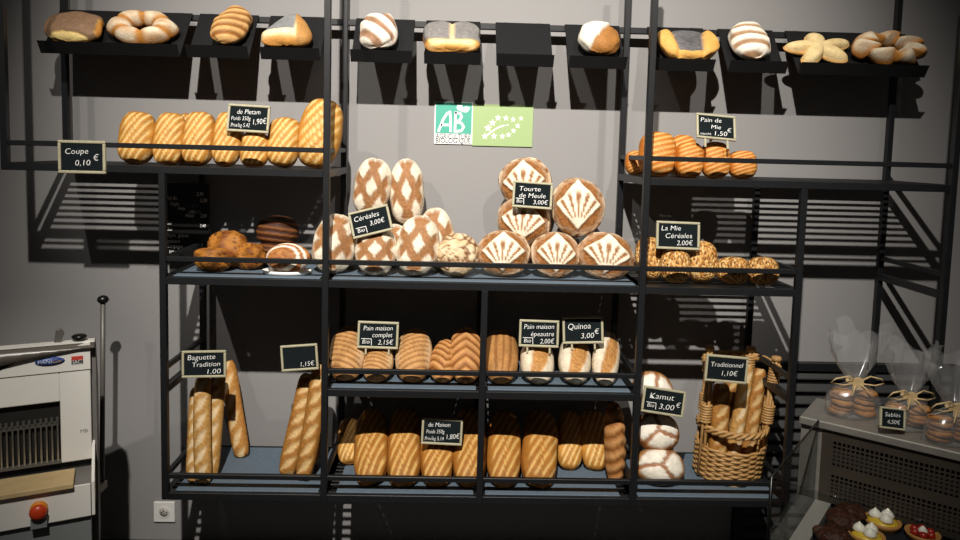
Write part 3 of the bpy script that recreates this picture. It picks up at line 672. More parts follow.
# ------------------------------------------------------------------ chalkboards
def chalk(lb, cx, cy, w, h, Y, lines, roll=0, lean=8, yaw=0, legs=0, peg=.05, name='price_board', group='framed chalk price boards', blank=False):
    k = ppm(Y, cx, cy); W, Hh = w/k, h/k; X = orient(lean, roll, yaw); X.translation = at(cx, cy, Y)
    t = bpy.data.objects.new(name, None); t.empty_display_size = .03; C.objects.link(t); t.matrix_world = X
    tag(t, lb, 'price sign', group)
    f = min(W, Hh)*.088; I = Matrix()
    MB().box((-W/2+f*.6, -Hh/2+f*.6, -.004), (W/2-f*.6, Hh/2-f*.6, .0005)).build('slate', MT['slate'], t)
    mb = MB()
    mb.box((-W/2, Hh/2-f, -.006), (W/2, Hh/2, .004)); mb.box((-W/2, -Hh/2, -.006), (W/2, -Hh/2+f, .004))
    mb.box((-W/2, -Hh/2+f, -.006), (-W/2+f, Hh/2-f, .004)); mb.box((W/2-f, -Hh/2+f, -.006), (W/2, Hh/2-f, .004))
    bevel(mb.build('frame', MT['tagframe'], t), .0025, 2)
    tx = MB(); iw, ih = W-2*f, Hh-2*f
    for ln in lines:
        s, x, y, wid, hh = ln[:5]
        put_text(tx, s, (x-.5)*iw, (.5-y)*ih, hh*ih*1.25, I, z=.0012, wid=wid*iw, rot=R(ln[5]) if len(ln) > 5 else R(2))
    if any(l[0] == 'Bio' for l in lines):
        l = [l for l in lines if l[0] == 'Bio'][0]; x, y = (l[1]-.5)*iw, (.5-l[2])*ih
        e = .003; a_ = l[3]*iw*.68; b_ = l[4]*ih*.75
        tx.add([(x-a_, y+b_, .0012), (x+a_, y+b_, .0012), (x+a_, y+b_-e*.6, .0012), (x-a_, y+b_-e*.6, .0012)], [(0, 3, 2, 1)])
        tx.add([(x+a_, y+b_, .0012), (x+a_+e*.6, y+b_, .0012), (x+a_+e, y-b_, .0012), (x+a_+e*.4, y-b_, .0012)], [(0, 3, 2, 1)])
    tx.build('chalk_writing', MT['chalk'], t)
    if peg: MB().box((-.003, -Hh*.34, -.004-peg), (.003, -Hh*.34+.006, -.0035)).build('peg', MT['tagframe'], t)
    for sx in ((-.28, .28) if legs else ()):
        MB().box((sx*W-.003, -Hh/2-legs, -.004), (sx*W+.003, -Hh/2+.002, .001)).build('leg', MT['tagframe'], t)
    return t
chalk('chalk price board reading Coupe 0,10 hung on the front rail at the left', 82, 157, 47, 33, -.0155, [('Coupe', .38, .30, .55, .24), ('0,10', .52, .72, .36, .24), ('€', .84, .52, .13, .26)], roll=0, lean=0, peg=0)
chalk('chalk price board reading 1,90 above the golden loaves on the upper left shelf', 248.5, 118.5, 42, 28, .07, [('de Pletam', .5, .22, .62, .24), ('Poids 350g', .30, .52, .52, .2), ('Prix/kg 5,42', .30, .82, .5, .2), ('1,90€', .80, .62, .36, .28, 8)], roll=2, lean=10)
chalk('tilted chalk price board reading Céréales 3,00 on the lozenge loaf heap', 370.5, 221.5, 41, 27, .06, [('Céréales', .42, .25, .7, .26), ('3,00€', .68, .58, .42, .24), ('Bio', .2, .80, .2, .2)], roll=-15, lean=14)
chalk('chalk price board reading Tourte de Meule in the pile of big round loaves', 532.5, 195, 40, 27, .13, [('Tourte', .42, .24, .6, .24), ('de Meule', .5, .54, .75, .24), ('Bio', .14, .82, .16, .18), ('3,00€', .74, .82, .42, .22)], roll=3, lean=12)
chalk('chalk price board reading Pain de Mie 1,50 on the upper right shelf', 716, 127, 40, 27, .07, [('Pain de', .36, .2, .6, .24), ('Mie', .5, .52, .28, .22), ('1,50', .62, .82, .36, .24), ('€', .88, .62, .13, .22), ('tranché', .2, .88, .3, .14)], roll=4, lean=22, yaw=0, legs=.03)
chalk('chalk price board reading La Mie Céréales 2,00 on the seeded loaves', 678, 235.5, 44, 28, .06, [('La Mie', .32, .2, .5, .24), ('Céréales', .52, .52, .68, .24), ('2,00€', .68, .82, .42, .24)], roll=1, lean=8)
chalk('chalk price board reading Baguette Tradition above the leaning pale baguettes', 204, 364, 44, 27, .05, [('Baguette', .44, .2, .7, .26), ('Tradition', .56, .52, .7, .24), ('1,00', .74, .84, .34, .24)], roll=-2, lean=6)
chalk('chalk price board in the shade above the brown twisted baguettes', 299.5, 357.5, 37, 26, .10, [('1,15€', .72, .82, .42, .24)], roll=-5, lean=4, peg=.11)
chalk('chalk price board reading Pain maison complet on the small left shelf', 378, 335, 41, 27, .11, [('Pain maison', .5, .2, .8, .24), ('complet', .62, .50, .55, .24), ('Bio', .18, .82, .2, .2), ('2,15€', .72, .82, .42, .24)], roll=1, lean=8, legs=.02)
chalk('chalk price board reading Pain maison épeautre on the small right shelf', 539, 333.5, 40, 27, .11, [('Pain maison', .5, .2, .85, .24), ('épeautre', .6, .52, .65, .24), ('Bio', .18, .84, .2, .2), ('2,00€', .74, .84, .4, .24)], roll=1, lean=8, legs=.02)
chalk('chalk price board reading Quinoa 3,00 on the small right shelf', 583, 330, 41, 27, .12, [('Quinoa', .40, .34, .62, .3), ('3,00', .62, .76, .36, .26), ('€', .88, .58, .13, .26)], roll=-2, lean=8, legs=.02)
chalk('chalk price board reading 1,80 on the bottom row of slashed loaves', 442, 431.5, 41, 26, .095, [('de Maison', .42, .2, .6, .22), ('Poids 350g', .32, .52, .5, .2), ('Prix/kg 5,14', .3, .84, .52, .2), ('1,80€', .8, .72, .36, .26, 6)], roll=2, lean=8)
chalk('chalk price board reading Kamut 3,00 on the white round loaves', 663.5, 401.5, 43, 26, .06, [('Kamut', .44, .30, .64, .3), ('3,00', .60, .74, .40, .28), ('€', .9, .58, .12, .26), ('Bio', .18, .76, .18, .2)], roll=8, lean=8)
chalk('chalk price board reading Traditionnel 1,10 on the wicker basket', 726.5, 369, 43, 27, .045, [('Traditionnel', .5, .32, .85, .24), ('1,10€', .58, .70, .42, .26)], roll=4, lean=4)

# menu board standing in the left bay
mx0, mx1 = at(165, 215, .33).x, at(209, 215, .33).x; mz1 = at(187, 183, .33).z
mbd = empty('menu_board', ((mx0+mx1)/2, .33, S2T), 'black board with lines of white writing standing behind the raisin buns', 'sign')
MI = mbd.matrix_world.inverted()
MB().box((mx0, .33, S2T), (mx1, .338, mz1)).build('panel', MT['rubber'], mbd, inv=MI)
tx = MB(); X = Matrix.Translation(((mx0+mx1)/2, .3295, (S2T+mz1)/2)) @ Matrix.Rotation(R(90), 4, 'X'); bw, bh = mx1-mx0, mz1-S2T
for s, x, y, w in (('2,90', .80, .14, .16), ('3,20', .88, .22, .16), ('Pain Bis', .16, .20, .24), ('Seigle', .22, .27, .2), ('Noix', .38, .33, .18), ('Maïs', .56, .42, .2), ('2,50', .88, .42, .14), ('Son', .10, .52, .1),
                   ('2,40', .86, .55, .14), ('Bio', .10, .60, .12), ('Blé germé', .14, .68, .2), ('graines', .42, .68, .24), ('nature', .2, .755, .28), ('Campagne', .22, .82, .36), ('tranché', .24, .89, .3), ('2,10', .78, .8, .14)):
    tx = MB(); put_text(tx, s, (x-.5)*bw, (.5-y)*bh, .019, X, z=.0004, wid=w*bw, off=.012); tx.build('chalk_line', MT['chalk'], mbd, inv=MI)

# ------------------------------------------------------------------ organic signs on the wall
def wall_sign(lb, px0, py0, px1, py1, name):
    a = at(px0, py0, WALLY); b = at(px1, py1, WALLY)
    t = empty(name, ((a.x+b.x)/2, WALLY, (a.z+b.z)/2), lb, 'sign'); return t, (b.x-a.x)/2, (a.z-b.z)/2
SX = Matrix.Rotation(R(90), 4, 'X')                 # sign plane: local x right, y up, z toward the room
t, w, hh = wall_sign('square teal and white AB organic farming sign on the wall', 435, 101.5, 472, 144.5, 'organic_sign')
t.matrix_world = t.matrix_world @ SX
MB().box((-w, -hh, .0005), (w, hh, .006)).build('backing', MT['white'], t)
MB().box((-w*.95, -hh*.50, .006), (w*.95, hh*.97, .0066)).build('teal_field', MT['teal'], t)
I = Matrix(); mb = MB(); o = .0072
def stroke(mb, pts, wd, z=o):
    for q_i, ((x0, y0), (x1, y1)) in enumerate(zip(pts, pts[1:])):
        z += 4e-5
        d = Vector((x1-x0, y1-y0, 0)); L = d.length
        if L == 0: continue
        n = Vector((-d.y, d.x, 0))/L*wd/2; e = d/L*wd*.3
        a, b = Vector((x0, y0, z))-e, Vector((x1, y1, z))+e
        mb.add([a-n, b-n, b+n, a+n], [(0, 1, 2, 3)])
P2 = lambda pts: [(x*w, y*hh) for x, y in pts]
ww = w*.13
stroke(mb, P2([(-.78, -.40), (-.55, .15), (-.36, .44), (-.2, .52), (-.16, .2), (-.14, -.40)]), ww); stroke(mb, P2([(-.62, -.10), (-.16, -.10)]), ww)
stroke(mb, P2([(.08, -.40), (.10, .50)]), ww); stroke(mb, P2([(.10, .50), (.34, .46), (.42, .30), (.30, .12), (.10, .06)]), ww)
stroke(mb, P2([(.10, .06), (.42, 0), (.54, -.18), (.42, -.36), (.08, -.40)]), ww)
mb.build('letters', MT['white'], t); mb = MB()
def leaf(cx, cy, L, wd, a):
    pts = []
    for i in range(13):
        s = i/12; pts.append((s*L, wd*math.sin(PI*s)))
    for i in range(11, 0, -1):
        s = i/12; pts.append((s*L, -wd*math.sin(PI*s)))
    mb.add([(cx+x*math.cos(a)-y*math.sin(a), cy+x*math.sin(a)+y*math.cos(a), o) for x, y in pts], [tuple(range(len(pts)))])
leaf(w*.40, hh*.56, w*.5, w*.15, R(25)); leaf(w*.40, hh*.56, w*.44, w*.16, R(115)); mb.build('leaf_emblem', MT['white'], t)
mb = MB(); put_text(mb, 'AGRICULTURE', 0, -hh*.645, .026, I, z=o-.0006, wid=w*1.84, shear=0, off=.012); put_text(mb, 'BIOLOGIQUE', 0, -hh*.855, .026, I, z=o-.0006, wid=w*1.84, shear=0, off=.012); mb.build('lettering', MT['grey'], t)
t, w, hh = wall_sign('light green sign with a leaf outline of white stars on the wall', 473, 104, 532, 147, 'organic_sign')
t.matrix_world = t.matrix_world @ SX
MB().box((-w, -hh, .0005), (w, hh, .006)).build('backing', MT['lime'], t)
mb = MB()
def star(cx, cy, r, rot=0):
    pts = [(cx+r*(1 if i % 2 == 0 else .42)*math.cos(rot+PI/2+i*PI/5), cy+r*(1 if i % 2 == 0 else .42)*math.sin(rot+PI/2+i*PI/5), o-.0008) for i in range(10)]
    mb.add(pts, [tuple(range(10))])
for u, v, r in ((.21, .77, .12), (.33, .44, .13), (.26, .57, .14), (.42, .32, .12), (.55, .32, .11), (.67, .35, .10), (.80, .32, .09), (.75, .50, .10), (.68, .62, .10), (.60, .72, .10), (.50, .76, .11), (.36, .76, .12)):
    star((u*2-1)*w, (1-v*2)*hh, r*w)
mb.build('stars', MT['white'], t); mb = MB()
stroke(mb, [((u*2-1)*w, (1-v*2)*hh) for u, v in ((.21, .78), (.28, .70), (.36, .61), (.44, .54), (.52, .50))], w*.05, o-.0008); stroke(mb, [((u*2-1)*w, (1-v*2)*hh) for u, v in ((.52, .50), (.60, .48))], w*.025, o-.0008); mb.build('stem', MT['white'], t)

# ------------------------------------------------------------------ louvred panel added for the dark stripes low on the wall, right
lp0, lp1 = at(738, 400, WALLY).x, 3.45; lz1 = at(840, 364, .395).z
lv = empty('louvred_panel', ((lp0+lp1)/2, .41, 0), 'added dark louvred panel low on the wall behind the biscuit bags', 'panel'); LI = lv.matrix_world.inverted()
mb = MB().box((lp0, .412, .02), (lp1, WALLY-.0005, lz1)).box((lp0, .392, lz1-.03), (lp1, .412, lz1)).box((lp0, .392, .02), (lp0+.03, .412, lz1)).box((lp1-.03, .392, .02), (lp1, .412, lz1)); mb.build('frame', MT['black'], lv, inv=LI)
mb = MB(); z = lz1-.05
while z > .06: mb.prism([(lp0+.03, .394, z-.014), (lp0+.03, .411, z+.008), (lp0+.03, .411, z+.013), (lp0+.03, .394, z-.009)], (lp1-lp0-.06, 0, 0)); z -= .05
mb.build('louvres', MT['louvre'], lv, inv=LI)

# ------------------------------------------------------------------ wall socket
sp = at(165, 511, WALLY); t = empty('wall_socket', sp, 'white square power socket low on the wall under the rack', 'socket'); t.matrix_world = t.matrix_world @ SX
q_ = .041; bevel(MB().box((-q_, -q_, 0), (q_, q_, .010)).build('cover_plate', MT['socket'], t), .003, 3)
MB().lathe([(.0225, .0102), (.0225, .0125), (.0205, .0125), (.019, .0104)], 32).build('rim', MT['socket'], t)
MB().lathe([(.0188, .0098), (.0188, .0107)], 32).build('recess', MT['socket_in'], t)
for sx in (-.0095, .0095): MB().lathe([(.0025, .0104), (.0025, .0112)], 12, Matrix.Translation((sx, 0, 0))).build('pin_hole', MT['rubber'], t)
MB().lathe([(.0022, .0100), (.0022, .018), (.001, .019)], 12, Matrix.Translation((0, .011, 0))).build('earth_pin', MT['blade'], t)

# ------------------------------------------------------------------ bread slicer
FRp = at(90, 343, -.2); ang = R(25)
ex, ey = Vector((math.cos(ang), math.sin(ang), 0)), Vector((-math.sin(ang), math.cos(ang), 0))
O = Vector((FRp.x, FRp.y, 0))
MX = Matrix((ex, ey, Vector((0, 0, 1)))).transposed().to_4x4(); MX.translation = O
sl = bpy.data.objects.new('bread_slicer', None); C.objects.link(sl); sl.matrix_world = MX
tag(sl, 'white bread slicing machine with an upright lever at the left edge', 'bread slicer')
def loc(px, py, d=0):                                # pixel to slicer coordinates on the plane d in front of its face
    p = hit(px, py, O-ey*d, ey); r = p-O; return r.dot(ex), p.z
B = lambda a, b: MB().box(a, b)
WL = -.62; DP = .30
xw, zw1 = loc(60, 401.5); _, zw0 = loc(60, 463.5); _, ztop = loc(88, 343); _, zs = loc(88, 369); FW_ = .11
zp1 = loc(86, 484, FW_)[1]; zp0 = loc(86, 516, FW_)[1]
fc = MB(); fc.box((xw, 0, zw0), (0, .02, zs)); fc.box((WL, 0, zw1), (xw, .02, zs)); fc.box((WL, 0, zw0), (WL+.04, .02, zw1))
bevel(fc.build('front_panel', MT['enamel'], sl), .003, 2)
# fascia strip with a curved upper edge
pts = [(0, -.004, zs+.001), (0, -.004, ztop+.004)]
for px, py in ((75, 346.5), (60, 347.5), (45, 350), (32, 355), (18, 362), (8, 367), (0, 371)):
    x, z = loc(px, py, .004); pts.append((x, -.004, z))
pts.append((pts[-1][0]-.05, -.004, zs+.001))
MB().prism(pts[::-1], (0, .024, 0)).build('fascia', MT['enamel'], sl)
MB().prism([(0.0, .02, .25), (0.0, .02, ztop), (0.0, .06, ztop), (0.0, DP, ztop-.20), (0.0, DP, .25)], (.014, 0, 0)).build('side_panel', MT['side'], sl)
MB().prism([(-.0005, .02, .25), (-.0005, .02, ztop-.006), (-.0005, .06, ztop-.006), (-.0005, DP, ztop-.206), (-.0005, DP, .25)], (WL+.0005, 0, 0)).build('body', MT['dark'], sl)
ld = MB(); vs = []; ztl = loc(2, 346, .0)[1]
for i in range(15):
    x = .012+(WL-.012)*i/14; t = max(0, (i-1)/13); dr = .11*t**1.15
    vs += [(x, .028, ztop+.001), (x, .008, ztop+.001), (x, -.012, ztop-.009), (x, -.016, ztop-.012-dr), (x, -.006, ztop-.012-dr)]
ld.add(vs, [(i*5+k, i*5+(k+1) % 5, (i+1)*5+(k+1) % 5, (i+1)*5+k) for i in range(14) for k in range(5)]+[(0, 1, 2, 3, 4), (74, 73, 72, 71, 70)], True)
ld.build('lid', MT['lid'], sl)
B((WL, .002, ztop+.001), (.012, .030, ztop+.006)).build('lid_trim', MT['enamel'], sl)
x, z = loc(58, 336); lh = MB().prism([(x-.012, .012, ztop+.006), (x+.006, .012, ztop+.006), (x+.016, .012, ztop+.034), (x+.006, .012, ztop+.048), (x-.006, .012, ztop+.044)], (0, .008, 0)); bevel(lh.build('latch', MT['rod'], sl), .002, 2)
x, z = loc(79, 338); MB().lathe([(.010, 0), (.018, .006), (.021, .014), (.016, .018), (.002, .020)], 20, Matrix.Translation((x, .014, ztop+.006))).build('lid_knob', MT['rubber'], sl)
# blades
nb = 34
for i in range(nb):
    x = xw-.008-i*.0142
    B((x-.0022, .003, zw0+.004), (x+.0022, .010, zw1-.055)).build('blade', MT['blade'], sl)
cb = MB()
for i in range(nb):
    x = xw-.008-i*.0142; cb.box((x-.003, -.002, zw1-.060), (x+.003, .004, zw1-.046))
cb.box((WL+.05, .004, zw1-.072), (xw-.004, .012, zw1-.062)); cb.build('blade_holder', MT['blade'], sl)
B((WL+.045, .0005, zw0+.0005), (xw-.001, .0155, zw0+.008)).build('lower_bar', MT['rod'], sl)
# feed table, lower panel and board
B((WL, -FW_+.003, zp1-.012), (-.001, .02, zp1)).build('feed_table', MT['side'], sl)
bevel(B((WL, -FW_-.004, zp0), (-.002, -FW_+.002, zp1+.001)).build('lower_panel', MT['enamel'], sl), .002, 2)
MB().prism([(0.0, .02, zw0+.05), (0.0, -FW_, zp1+.004), (0.0, -FW_, zp0), (0.0, .02, zp0)], (.008, 0, 0)).build('side_cheek', MT['enamel'], sl)
B((WL, -FW_+.012, .0), (-.003, DP, zp0+.0)).build('base_cabinet', MT['base'], sl)
bx, _ = loc(74, 474, FW_*.8)
bd = bevel(B((-.4, -FW_-.02, zp1+.0015), (bx, -.02, zp1+.016)).build('bread_board', MT['wood']), .002, 2); bd.matrix_world = MX
tag(bd, 'pale beech board lying on the feed table of the slicing machine', 'board')
x, z = loc(39, 508, FW_); X = Matrix.Translation((x, -FW_-.004, z)) @ Matrix.Rotation(R(90), 4, 'X')
kn = MB().lathe([(.010, .0), (.010, .014), (.020, .018), (.0222, .024), (.0195, .031), (.010, .035), (.001, .036)], 28, X).build('stop_button', MT['red'], sl)
c_ = MB().lathe([(.0225, 0), (.0225, .008), (.020, .010)], 28, X).build('collar', MT['orange'], None); c_.parent = kn
B((x-.02, -FW_-.02, z-.05), (x+.02, -FW_-.004, z-.024)).build('button_mount', MT['base'], sl)
# badges
x, z = loc(50, 361.5, .004); X = Matrix.Translation((x, -.0046, z)) @ Matrix.Rotation(R(90), 4, 'X'); rx = abs(loc(65, 361, .004)[0]-loc(35, 361, .004)[0])/2
bg = MB().lathe([(1, 0), (1, .0012)], 40, X @ Matrix.Diagonal((rx, rx*.34, 1, 1))).build('maker_badge', MT['blue'], sl)
mb = MB(); put_text(mb, 'PANI', -rx*.34, 0, rx*.42, X, z=.002, wid=rx*.95, shear=.15); mb.build('badge_lettering', MT['white'], None).parent = bg
mb = MB(); put_text(mb, 'Gar', rx*.52, 0, rx*.40, X, z=.002, wid=rx*.7, shear=.3, rot=R(4)); mb.build('badge_script', MT['gold'], None).parent = bg
x0, z0 = loc(71.5, 364.5, .004); x1, z1 = loc(83, 355.5, .004)
B((x0, -.0052, (z0+z1)/2), (x1, -.004, z1)).build('red_plate', MT['badge_red'], sl); b2 = B((x0, -.0052, z0), (x1, -.004, (z0+z1)/2-.001)).build('grey_plate', MT['badge_dark'], sl)
mb = MB(); put_text(mb, 'JAC', 0, 0, .018, Matrix.Translation(((x0+x1)/2, -.0053, z0+(z1-z0)*.25)) @ Matrix.Rotation(R(90), 4, 'X'), z=.0003, wid=(x1-x0)*.8, shear=0); mb.build('plate_lettering', MT['white'], None).parent = b2
x, z = loc(84, 431, 0); mb = MB(); put_text(mb, 'MB', 0, 0, .016, Matrix.Translation((x, -.0006, z)) @ Matrix.Rotation(R(90), 4, 'X'), z=0, shear=0); mb.build('small_marking', MT['badge_dark'], sl)
# lever
LVY = .17
a = at(102.0, 485, LVY); b = at(103, 300, LVY); MI = sl.matrix_world.inverted()
MB().tube([a, a.lerp(b, .5), b], .0085, 12).build('lever_rod', MT['rod'], sl, inv=MI)
X = Matrix.Translation(b); MB().lathe([(.006, -.012), (.014, -.009), (.0195, .0), (.0165, .010), (.008, .0155), (.001, .0165)], 24, X).build('lever_knob', MT['rubber'], sl, inv=MI)
MB().box((a.x-.022, a.y-.15, a.z-.012), (a.x+.013, a.y+.013, a.z+.012)).build('lever_bracket', MT['beige'], sl, inv=MI)

# ------------------------------------------------------------------ pastry display case
A = at(823, 420, -.43); Bp = atz(962, 452, A.z)
d1 = (Bp-A); d1.z = 0; d1.normalize(); d2 = Vector((d1.y, -d1.x, 0))          # along the back panel, and out over the display
if d2.y > 0: d2 = -d2
GX = Matrix((d1, -d2, Vector((0, 0, 1)))).transposed().to_4x4(); GX.translation = (A.x, A.y, 0)
dc = bpy.data.objects.new('pastry_case', None); C.objects.link(dc); dc.matrix_world = GX
tag(dc, 'steel and glass pastry display case at the lower right', 'display case')
def cl(px, py, z):
    p = atz(px, py, z); r = p-Vector((A.x, A.y, 0)); return r.dot(d1), r.dot(-d2)
LC = 1.3; zt = A.z; pb = hit(826, 503, A, Vector((-d2.x, -d2.y, 0))); zd = pb.z
g0 = atz(766, 475, zt); gd = max(.3, (g0-A).dot(d2))
bevel(B((-.058, -.012, zt-.022), (LC, .19, zt)).build('steel_ledge', MT['steel'], dc), .004, 3)
B((-.055, .004, zd-.05), (.0, .185, zt-.022)).build('end_plate', MT['steel'], dc)
B((.0, .03, zd-.05), (LC, .185, zt-.023)).build('cooling_housing', MT['dark'], dc)
ph = zt-.03-zd
pm = MB(); z0, z1 = zd+.004, zt-.024; nr = [(z1-ph*.14-ph*.34, z1-ph*.14), (z0+ph*.08, z0+ph*.08+ph*.32)]
pm.box((0, .0, nr[0][1]), (LC, .004, z1)); pm.box((0, 0, nr[1][1]), (LC, .004, nr[0][0])); pm.box((0, 0, z0), (LC, .004, nr[1][0])); 
for (a0, a1) in nr:
    pm.box((0, 0, a0), (.03, .004, a1)); rows = 6; hp = (a1-a0)/rows
    for i in range(1, rows): pm.box((.03, .0005, a0+i*hp-.0019), (LC, .0035, a0+i*hp+.0019))
    nx = int((LC-.03)/.0112)
    for i in range(nx): pm.box((.03+i*.0112+.0074, .0, a0), (.03+(i+1)*.0112, .004, a1))
pm.build('perforated_panel', MT['perf'], dc)
B((-.006, -gd, zd-.03), (LC, .03, zd-.012)).build('deck', MT['plate'], dc)
B((-.0055, -gd+.001, zd-.0119), (.034, -.001, zd+.003)).build('deck_rim', MT['rim'], dc)
B((-.006, -gd+.0, 0), (LC, .185, zd-.031)).build('cabinet', MT['dark'], dc)
B((-.012, -gd, zd-.03), (-.006, -.012, zt-.002)).build('side_glass', MT['glass'], dc)
B((-.012, -gd-.006, zd-.03), (LC, -gd, zt-.002)).build('front_glass', MT['glass'], dc)
MB().tube([(-.009, -gd, zd-.03), (-.009, -gd, zt)], .004, 8).build('glass_seam', MT['rubber'], dc)
for zc in (zt,): MB().tube([(-.009, -gd, zc-.001), (-.009, -.012, zc-.001)], .0025, 6).build('glass_edge', MT['rubber'], dc)

# cellophane bags of biscuits
def bag(px, pyb, wpx, hpx, lb, seed, short):
    x, y = cl(px, pyb, zt); y = max(y, .055); base = GX @ Vector((x, y, zt)); k = F/((base-CAM).dot(FW)); W = wpx/k; Ht = hpx/k; rnd = random.Random(seed)
    yaw = 0; t = empty('biscuit_bag', base, lb, 'bag', 'cellophane bags of biscuits on the steel ledge')
    mb = MB(); n = 48; rows = []
    neck = .40
    prof = [(.02, .004), (.46, .004), (.5, .05), (.5, .15), (.46, .24), (.34, .32), (.15, .385), (.11, neck), (.18, .45), (.33, .58), (.45, .76), (.52, .96)]
    for j, (r, z) in enumerate(prof):
        for i in range(n):
            a = 2*PI*i/n; up = max(0, (z-neck)/(1-neck)); cr = .20*up*math.sin(a*5+seed)+.14*up*math.sin(a*11+seed*2)+.10*up*math.sin(a*17)
            nn = noise.noise((math.cos(a)*2+seed, math.sin(a)*2, z*6)); rr = r*W*(1+cr+nn*(.12+.25*up))
            dep = .62 if z < neck else .45+.2*(1-up)
            mb.v.append((rr*math.cos(a), rr*math.sin(a)*dep, Ht*z*(1+.10*up*math.sin(a*3+seed)+.06*up*nn*3)))
    for j in range(len(prof)-1):
        for i in range(n): mb.f.append((j*n+i, j*n+(i+1) % n, (j+1)*n+(i+1) % n, (j+1)*n+i)); mb.sm.append(True)
    mb.build('wrapper', MT['cello'], t)
    rb = MB(); zn = Ht*neck
    rb.tube([(.125*W*math.cos(2*PI*i/20), .09*W*math.sin(2*PI*i/20), zn+.004*math.sin(i)) for i in range(20)], .005, 6, True)
    bow = MB()
    for sg in (-1, 1):
        bow.tube([(0, -.1*W, zn), (sg*.2*W, -.16*W, zn+.02), (sg*.42*W, -.14*W, zn+.012), (sg*.5*W, -.1*W, zn-.002), (sg*.3*W, -.15*W, zn-.006), (0, -.11*W, zn-.002)], .0022, 6)
        bow.tube([(0, -.1*W, zn), (sg*.10*W, -.2*W, zn-.012), (sg*.17*W, -.26*W, zn-.03)], .0018, 6)
    bow.box((-.10*W, -.135*W, zn-.02), (.10*W, -.125*W, zn+.012))
    rb.build('tie', MT['raffia'], t); bow.build('bow', MT['raffia'], t)
    # biscuits inside
    cw = W*.40
    for lay in range(5):
        for cxx in (-.25, .25):
            vs, fs, cols = loaf_geo(cw, cw*.95, cw*.34, p_bisc, None, ns=18, na=20, pw=2.1, pc=2.4, wob=.06)
            o = finish('biscuit', (vs, fs, cols), MT['crust'], base+Vector((cxx*W*.92+rnd.uniform(-.004, .004), rnd.uniform(-.006, .006), .006+cw*.11+lay*cw*.215)),
                       Matrix.Rotation(R(rnd.uniform(-9, 9)), 4, 'X') @ Matrix.Rotation(R(rnd.uniform(-9, 9)), 4, 'Y') @ Matrix.Rotation(rnd.uniform(0, 6), 4, 'Z'),
                       'round brown biscuit inside the '+short, 'biscuit', 'biscuits in the '+short)
def p_bisc(u, v, top, q):
    n = noise.noise((u*3+q['s'], v*3, 30)); return .03*n, mix(mix(H(0x8A5222), H(0xC08A48), .5+n+.3*top), H(0x5E3416), .6*sm(.7, 1, math.hypot(u, v)))
bag(852, 415, 54, 88, 'cellophane bag of biscuits at the left end of the steel ledge', 3, 'left cellophane bag')
bag(906, 428, 48, 84, 'cellophane bag of biscuits in the middle, behind the small price board', 8, 'middle cellophane bag')
bag(951, 443, 56, 92, 'cellophane bag of biscuits at the right edge of the picture', 13, 'rightmost cellophane bag')
# small price board on the ledge
x, y = cl(892, 430, zt); pz = GX @ Vector((max(x, .05), .004, zt)); tt = chalk('tiny chalk price board leaning on the middle biscuit bag', 892.5, 418.5, 26, 21, pz.y, [('Sablés', .5, .3, .7, .26), ('4,50€', .55, .7, .6, .26)], roll=6, lean=14, peg=0)
# pastries on the deck
def dk(px, py): return atz(px, py, zd-.012)
def blob(name, lb, px, py, wpx, hf, pat, m, cat, group=None, rise=0, q=None, yaw=0, Lf=1.0):
    p = dk(px, py); k = F/((p-CAM).dot(FW)); W = wpx/k; vs, fs, cols = loaf_geo(W, W*Lf, W*hf, pat, q, ns=40, na=40, pw=2.3, wob=.12)
    return finish(name, (vs, fs, cols), MT[m], p+Vector((0, 0, .05)), Matrix.Rotation(yaw, 4, 'Z'), lb, cat, group, zd-.012+rise)
p_choc = lambda u, v, top, q: (.25*noise.noise((u*4+q['s'], v*4, 40)), mix(H(0x200F07), H(0x4A2614), .5+noise.noise((u*8, v*8+q['s'], 41))))
for i, (px, py, w, rise, lb) in enumerate(((842, 531, 32, 0, 'front cocoa dusted pastry behind the case side glass'), (832, 546, 32, 0, 'cocoa dusted pastry at the bottom edge of the picture'), (850, 521, 26, 0, 'rear cocoa dusted pastry near the perforated panel'))):
    blob('cocoa_pastry', lb, px, py, w, .7, p_choc, 'crust', 'pastry', 'cocoa dusted pastries', rise)
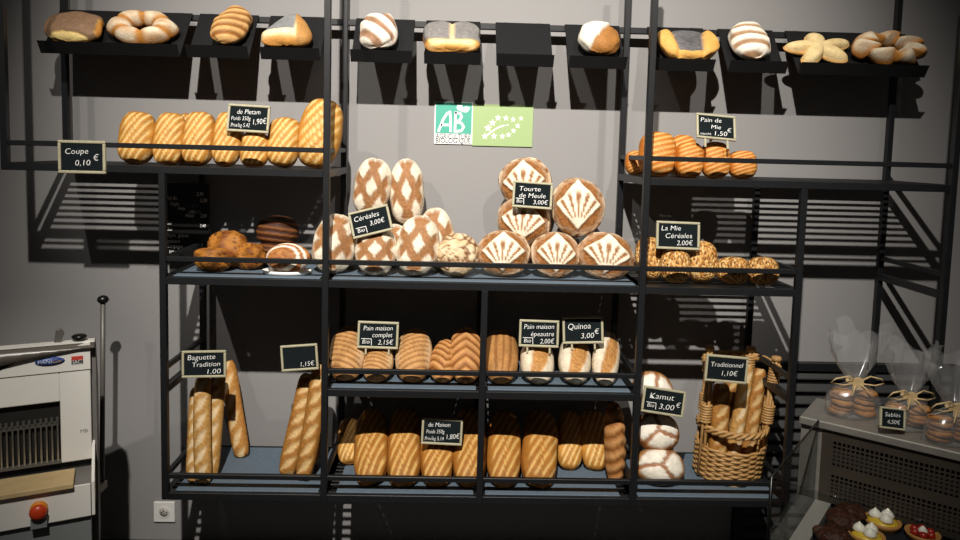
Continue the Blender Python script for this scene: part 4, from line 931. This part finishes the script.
def tartlet(px, py, wpx, lb, top, group):
    p = dk(px, py); k = F/((p-CAM).dot(FW)); W = wpx/k; t = empty('tartlet' if top != 'berry' else 'berry_tart', p, lb, 'pastry', group)
    MB().lathe([(W*.36, 0), (W*.46, W*.16), (W*.5, W*.26), (W*.44, W*.26), (W*.40, W*.18), (.001, W*.17)], 28).build('shell', MT['pastry'], t)
    if top == 'cream':
        MB().lathe([(W*.41, W*.18), (W*.40, W*.25), (W*.25, W*.31), (.001, W*.33)], 28).build('lemon_filling', MT['yellow'], t)
        for a in range(3):
            an = a*2.1+.4; c = Vector((W*.20*math.cos(an), W*.20*math.sin(an), W*.30))
            MB().lathe([(W*.16, 0), (W*.19, W*.06), (W*.13, W*.15), (W*.05, W*.22), (.0008, W*.27)], 16, Matrix.Translation(c)).build('cream_peak', MT['cream'], t)
    else:
        for a in range(6):
            an = a*1.05; c = Vector((W*.25*math.cos(an), W*.25*math.sin(an), W*.26))
            MB().lathe([(.001, -W*.12), (W*.10, -W*.07), (W*.13, 0), (W*.09, W*.09), (.001, W*.12)], 12, Matrix.Translation(c)).build('berry', MT['berry'], t)
        MB().lathe([(W*.12, W*.24), (W*.14, W*.32), (W*.06, W*.42), (.001, W*.46)], 14).build('cream_peak', MT['cream'], t)
tartlet(882, 528, 34, 'lemon tartlet with white cream peaks nearest the perforated panel', 'cream', 'lemon cream tartlets')
tartlet(866, 542, 34, 'lemon tartlet with white cream peaks at the bottom edge of the picture', 'cream', 'lemon cream tartlets')
tartlet(922, 540, 32, 'red berry tart right of the lemon tartlets', 'berry', 'red berry tarts')

# ------------------------------------------------------------------ light: ceiling spots in front of the rack, plus an added slicer fill
def spot(name, loc_, target, power, size=62, blend=.5, rad=.03, col=(1, .945, .87)):
    l = bpy.data.lights.new(name, 'SPOT'); l.energy = power; l.spot_size = R(size); l.spot_blend = blend; l.shadow_soft_size = rad; l.color = col
    o = bpy.data.objects.new(name, l); C.objects.link(o); o.location = loc_
    o.rotation_euler = (Vector(target)-Vector(loc_)).to_track_quat('-Z', 'Y').to_euler(); return o
for lx, tx_, tz, pw_, cone, sz in ((-.4, .95, 1.75, 330, 36, .03), (1.15, 1.52, 1.38, 1450, 57, .03), (2.5, 2.0, 1.75, 330, 36, .03)):
    spot('ceiling_spot', (lx, -2.85, 3.9), (tx_, .3, tz), pw_, cone, 1, sz)
spot('slicer_fill', (-.7, -2.7, 3.1), (-.22, -.2, .82), 190, 17, .8)  # added fill aimed at the slicer alone, to brighten its white panels
w = bpy.data.worlds.new('room_air'); S.world = w; w.use_nodes = True
w.node_tree.nodes['Background'].inputs[0].default_value = (1, .94, .88, 1); w.node_tree.nodes['Background'].inputs[1].default_value = .035
S.view_settings.view_transform = 'Standard'; S.view_settings.look = 'None'; S.view_settings.exposure = -0.5; S.view_settings.gamma = 1
